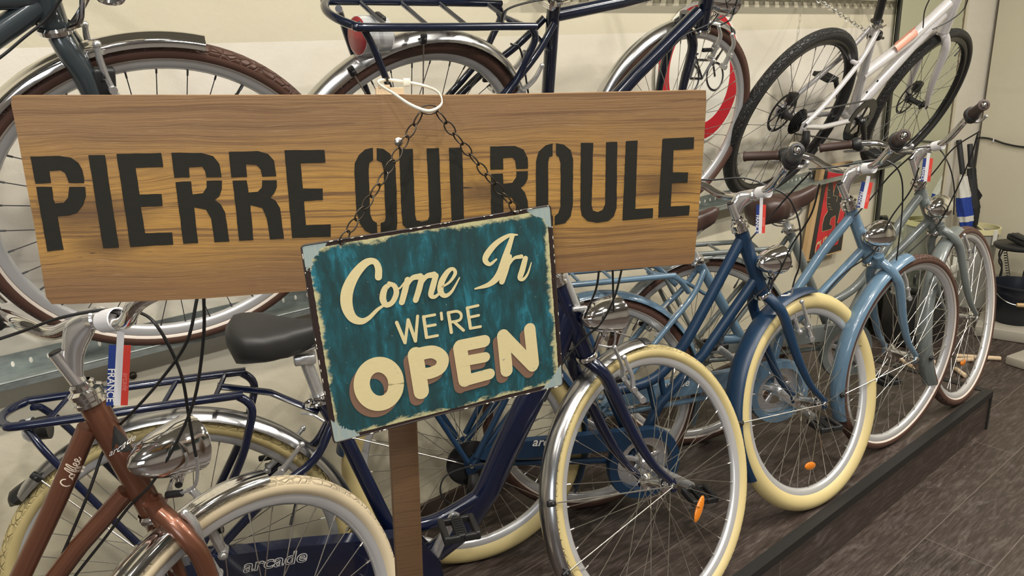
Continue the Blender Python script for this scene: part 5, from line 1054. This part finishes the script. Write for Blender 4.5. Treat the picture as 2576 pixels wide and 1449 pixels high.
def umbrella(label, px, X, kind):
    """closed umbrella standing in the bin; px: handle top, handle foot, canopy tip"""
    A, B, C = [at(x, y, x=X) for x, y in px]; T = thing('umbrella', label, 'umbrella', loc=C, group=None); A, B, C = A-C, B-C, Vector((0, 0, 0))
    b = MB(); d = (B-A).normalized(); b.tube([A, A+d*.004, B], [.0125, .0150, .0150], 14); obj('handle', b, M_['ublk'], T)
    b = MB(); b.tube([B, C], .004, 8); obj('shaft', b, M_['dspoke'], T)
    def canopy(t0, t1, r0, r1, mt, nm, tw):
        b = MB(); V = []; F = []; n = 28; m_ = 10; ax = (C-B); e = Vector((0, 1, 0)); g = ax.normalized().cross(e).normalized(); e = g.cross(ax.normalized())
        for i in range(m_+1):
            t = t0+(t1-t0)*i/m_; r = r0+(r1-r0)*i/m_
            for k_ in range(n):
                a = 2*PI*k_/n+tw*t; rr = r*(1+.16*math.sin(a*5+t*9)+.06*math.sin(a*9)); V.append(B+ax*t+(e*math.cos(a)+g*math.sin(a))*rr)
        for i in range(m_):
            for k_ in range(n): F.append((i*n+k_, i*n+(k_+1) % n, (i+1)*n+(k_+1) % n, (i+1)*n+k_))
        F.append(tuple(range(n-1, -1, -1))); F.append(tuple(m_*n+k_ for k_ in range(n))); b.add(V, F); return obj(nm, b, M_[mt], T, ang=70)
    if kind:
        canopy(.03, .33, .020, .036, 'uwh', 'white_panel', 2); canopy(.33, .60, .037, .037, 'ubl', 'blue_panel', 2); canopy(.60, .68, .037, .035, 'uwh', 'white_panel', 2); canopy(.68, 1.0, .034, .016, 'ubl', 'blue_panel', 2)
    else:
        canopy(.02, .60, .022, .032, 'ublk', 'canopy', 2); canopy(.60, 1.0, .031, .010, 'ublk', 'canopy_end', 2)
        q = [at(x, y, x=X)-Vector(T.location) for x, y in ((2446, 455), (2471, 492), (2452, 522))]; b = MB(); b.add([q[0], q[1], q[2], q[0]+Vector((.01, 0, 0)), q[1]+Vector((.004, 0, 0)), q[2]+Vector((.01, 0, 0))], [(0, 1, 2), (5, 4, 3), (0, 3, 4, 1), (1, 4, 5, 2), (2, 5, 3, 0)]); obj('loose_flap', b, M_['ublk'], T, sm=False)
    return T
umbrella('closed blue and white umbrella with black handle in the far corner bin', [(2412, 352), (2422, 438), (2432, 612)], 4.845, 1)
umbrella('closed all black umbrella with a loose corner in the far corner bin', [(2440, 362), (2443, 420), (2452, 590)], 4.935, 0)
# black cable along the far wall
cp = [at(x, y, x=FX-.012) for x, y in ((2395, 420), (2412, 385), (2428, 360), (2455, 347), (2490, 349), (2530, 362), (2576, 370), (2640, 372), (2720, 366))]
cp[0].y = min(cp[0].y, WY-.01)
T = thing('wall_cable', 'black cable running in a wave along the far cream wall', 'cable', loc=cp[3]); b = MB(); b.tube([p-cp[3] for p in cr([Vector((p.x, min(p.y, WY-.012), p.z)) for p in cp], 8)], .0055, 8); obj('cable_sheath', b, M_['rubber'], T)
b = MB(); q = at(2500, 353, x=FX-.012)-cp[3]; b.box(q, .012, .006, .020); obj('cable_clip', b, M_['tagw'], T)
# stand with phone, spiral cord and bucket at the right edge
SCN = Vector((4.80, 1.405, 0)); T = thing('round_stand', 'black round-topped wire stand at the right edge beside the far wall', 'stand', loc=(SCN.x, SCN.y, FZ)); tz = .268-FZ
b = MB(); b.lathe([(.0001, tz), (.112, tz), (.118, tz-.005), (.118, tz-.016), (.108, tz-.026), (.0001, tz-.026)], ax=(0, 0, 1), n=44); obj('round_top', b, M_['black'], T)
for a in (1.2, 2.6, 4.1, 5.4):
    c, s_ = math.cos(a), math.sin(a); b = MB(); b.tube(cr([(c*.085, s_*.085, tz-.02), (c*.105, s_*.105, tz-.09), (c*.075, s_*.075, tz-.17), (c*.12, s_*.12, .01)], 6), .0045, 7); obj('leg', b, M_['black'], T)
pb_ = Vector((SCN.x-.01, SCN.y+.0, .268)); T = thing('desk_phone', 'black telephone with a lit screen lying on the round black stand', 'telephone', loc=pb_)
R_ = Matrix.Rotation(-.5, 3, 'Z') @ Matrix.Rotation(.18, 3, 'X'); b = MB(); b.box((0, -.02, .022), .075, .15, .036, R_, bev=.010); ph = obj('phone_body', b, M_['black'], T)
b = MB(); b.box(Vector((0, -.02, .022))+R_ @ Vector((0, -.035, .0185)), .05, .055, .0016, R_); obj('screen', b, M_['screen'], ph, sm=False)
b = MB(); b.tube([R_ @ Vector((-.022, .03, .045)), R_ @ Vector((-.022, -.06, .048))], .012, 10); obj('handset', b, M_['black'], ph)
a0, a1 = at(2527, 618, x=4.76), at(2538, 706, x=4.70); T = thing('spiral_cord', 'black coiled cord hanging below the round black stand', 'cord', loc=a0); n = 14*12
b = MB(); b.tube([(a1-a0)*(i/n)+Vector((0, .0085*math.cos(2*PI*i/12), .0085*math.sin(2*PI*i/12)*.3))+Vector((.0085*math.sin(2*PI*i/12), 0, 0)) for i in range(n+1)], .0022, 6); obj('cord', b, M_['rubber'], T)
KB = Vector((4.58, 1.305, FZ+.062)); T = thing('bucket', 'black bucket with wire handle and wooden grip standing on concrete slabs at the right edge', 'bucket', loc=KB)
b = MB(); b.lathe([(.0001, 0), (.098, 0), (.104, .01), (.130, .20), (.137, .202), (.137, .212), (.128, .212), (.100, .012), (.0001, .010)], ax=(0, 0, 1), n=44); obj('bucket_body', b, M_['bucket'], T)
dr = Vector((-.62, -.40, 0)).normalized(); sd = Vector((-dr.y, dr.x, 0)); hp = [sd*.137*s+Vector((0, 0, .19)) for s in (1, -1)]
g0 = [hp[0], sd*.10+dr*.115+Vector((0, 0, .155)), sd*.04+dr*.145+Vector((0, 0, .135)), -sd*.04+dr*.145+Vector((0, 0, .13)), -sd*.10+dr*.115+Vector((0, 0, .15)), hp[1]]
b = MB(); b.tube(cr(g0, 6), .0028, 7); hd = obj('bail_handle', b, M_['steel'], T); b = MB(); b.lathe([(.006, -.042), (.0105, -.040), (.012, 0), (.0105, .040), (.006, .042)], c=dr*.147+Vector((0, 0, .1325)), ax=sd, n=16); obj('wooden_grip', b, M_['pine'], hd)
for (x, y, sx_, sy_, rz_, lb) in ((4.60, 1.30, .42, .34, .25, 'grey concrete slab under the black bucket'), (4.20, 1.02, .34, .22, -.2, 'grey concrete slab lying in front of the bucket slab')):
    b = MB(); b.box((0, 0, 0), sx_, sy_, .060 if sx_ > .4 else .045, Matrix.Rotation(rz_, 3, 'Z'), bev=.006); h = .030 if sx_ > .4 else .0225
    obj('concrete_slab', b, M_['concrete'], loc=None, label=lb, category='slab').location = (x, y, FZ+h+.001)
# pale dowels on the floor behind the platform
rg = random.Random(2)
DW = [((2284, 903), (2354, 912), 'pale wooden dowel on the floor, longest of those seen through the light blue bicycle wheel'), ((2304, 886), (2349, 892), 'pale wooden dowel behind the longest one seen through the light blue wheel'), ((2296, 876), (2330, 864), 'pale wooden dowel slanting up toward the grey mudguard'), ((2266, 904), (2302, 929), 'pale wooden dowel with sharpened end beside the light blue wheel hub'),
      ((2405, 895), (2518, 902), 'pale wooden dowel reaching farthest right past the grey bicycle wheel'), ((2404, 906), (2448, 904), 'short pale wooden dowel under the one that reaches past the grey wheel'), ((2403, 927), (2429, 946), 'short pale wooden dowel seen low through the grey bicycle wheel')]
for i, (p, q, lb) in enumerate(DW):
    A, B = at(*p, z=FZ+.012), at(*q, z=FZ+.012); d = (B-A); L = d.length; d.normalize(); b = MB()
    pr = [(.0001, 0), (.009, .001), (.011, .004), (.011, L-.004), (.009, L-.001), (.0001, L)]
    if i == 3: pr = [(.0001, 0), (.010, .003), (.011, L*.62), (.0025, L), (.0001, L)]
    b.lathe(pr, ax=d, n=14)
    o = obj('wooden_dowel', b, M_['pale'], label=lb, category='stick'); o.location = A
    for f_ in (.3, .5, .62): pass
# clutter between the mirror and the grey bicycle
T = thing('tool_box', 'black box standing on the floor before the mirror, behind the grey mudguard', 'box', loc=(4.10, 1.62, FZ)); b = MB(); b.box((0, 0, .15), .34, .22, .30, bev=.012); bo = obj('box_body', b, M_['black'], T); b = MB(); b.box((0, 0, .315), .35, .23, .03, bev=.008); obj('box_lid', b, M_['mframe'], T); b = MB(); b.tube(cr([(-.07, 0, .33), (-.06, 0, .37), (.06, 0, .37), (.07, 0, .33)], 5), .007, 8); obj('carry_handle', b, M_['black'], T)
T = thing('slatted_rack', 'small off-white slatted rack standing before the mirror beside the umbrella bin', 'rack', loc=(4.50, 1.66, FZ))
for x in (-.13, -.02, .10):
    b = MB(); b.box((x, -.02, .25), .030, .022, .50, bev=.002); obj('upright', b, M_['strap'], T)
for z in (.12, .30, .47):
    b = MB(); b.box((-.015, -.035, z), .30, .012, .045, bev=.002); obj('slat', b, M_['strap'], T)

q = at(335, 946, y=WY-.006); b = MB(); b.lathe([(.0001, -.004), (.004, -.0038), (.0078, -.001), (.0085, .004), (.0001, .004)], n=16); o = obj('wall_screw', b, M_['oldsteel'], label='single dark screw in the wall above the navy luggage rack', category='screw'); o.location = q
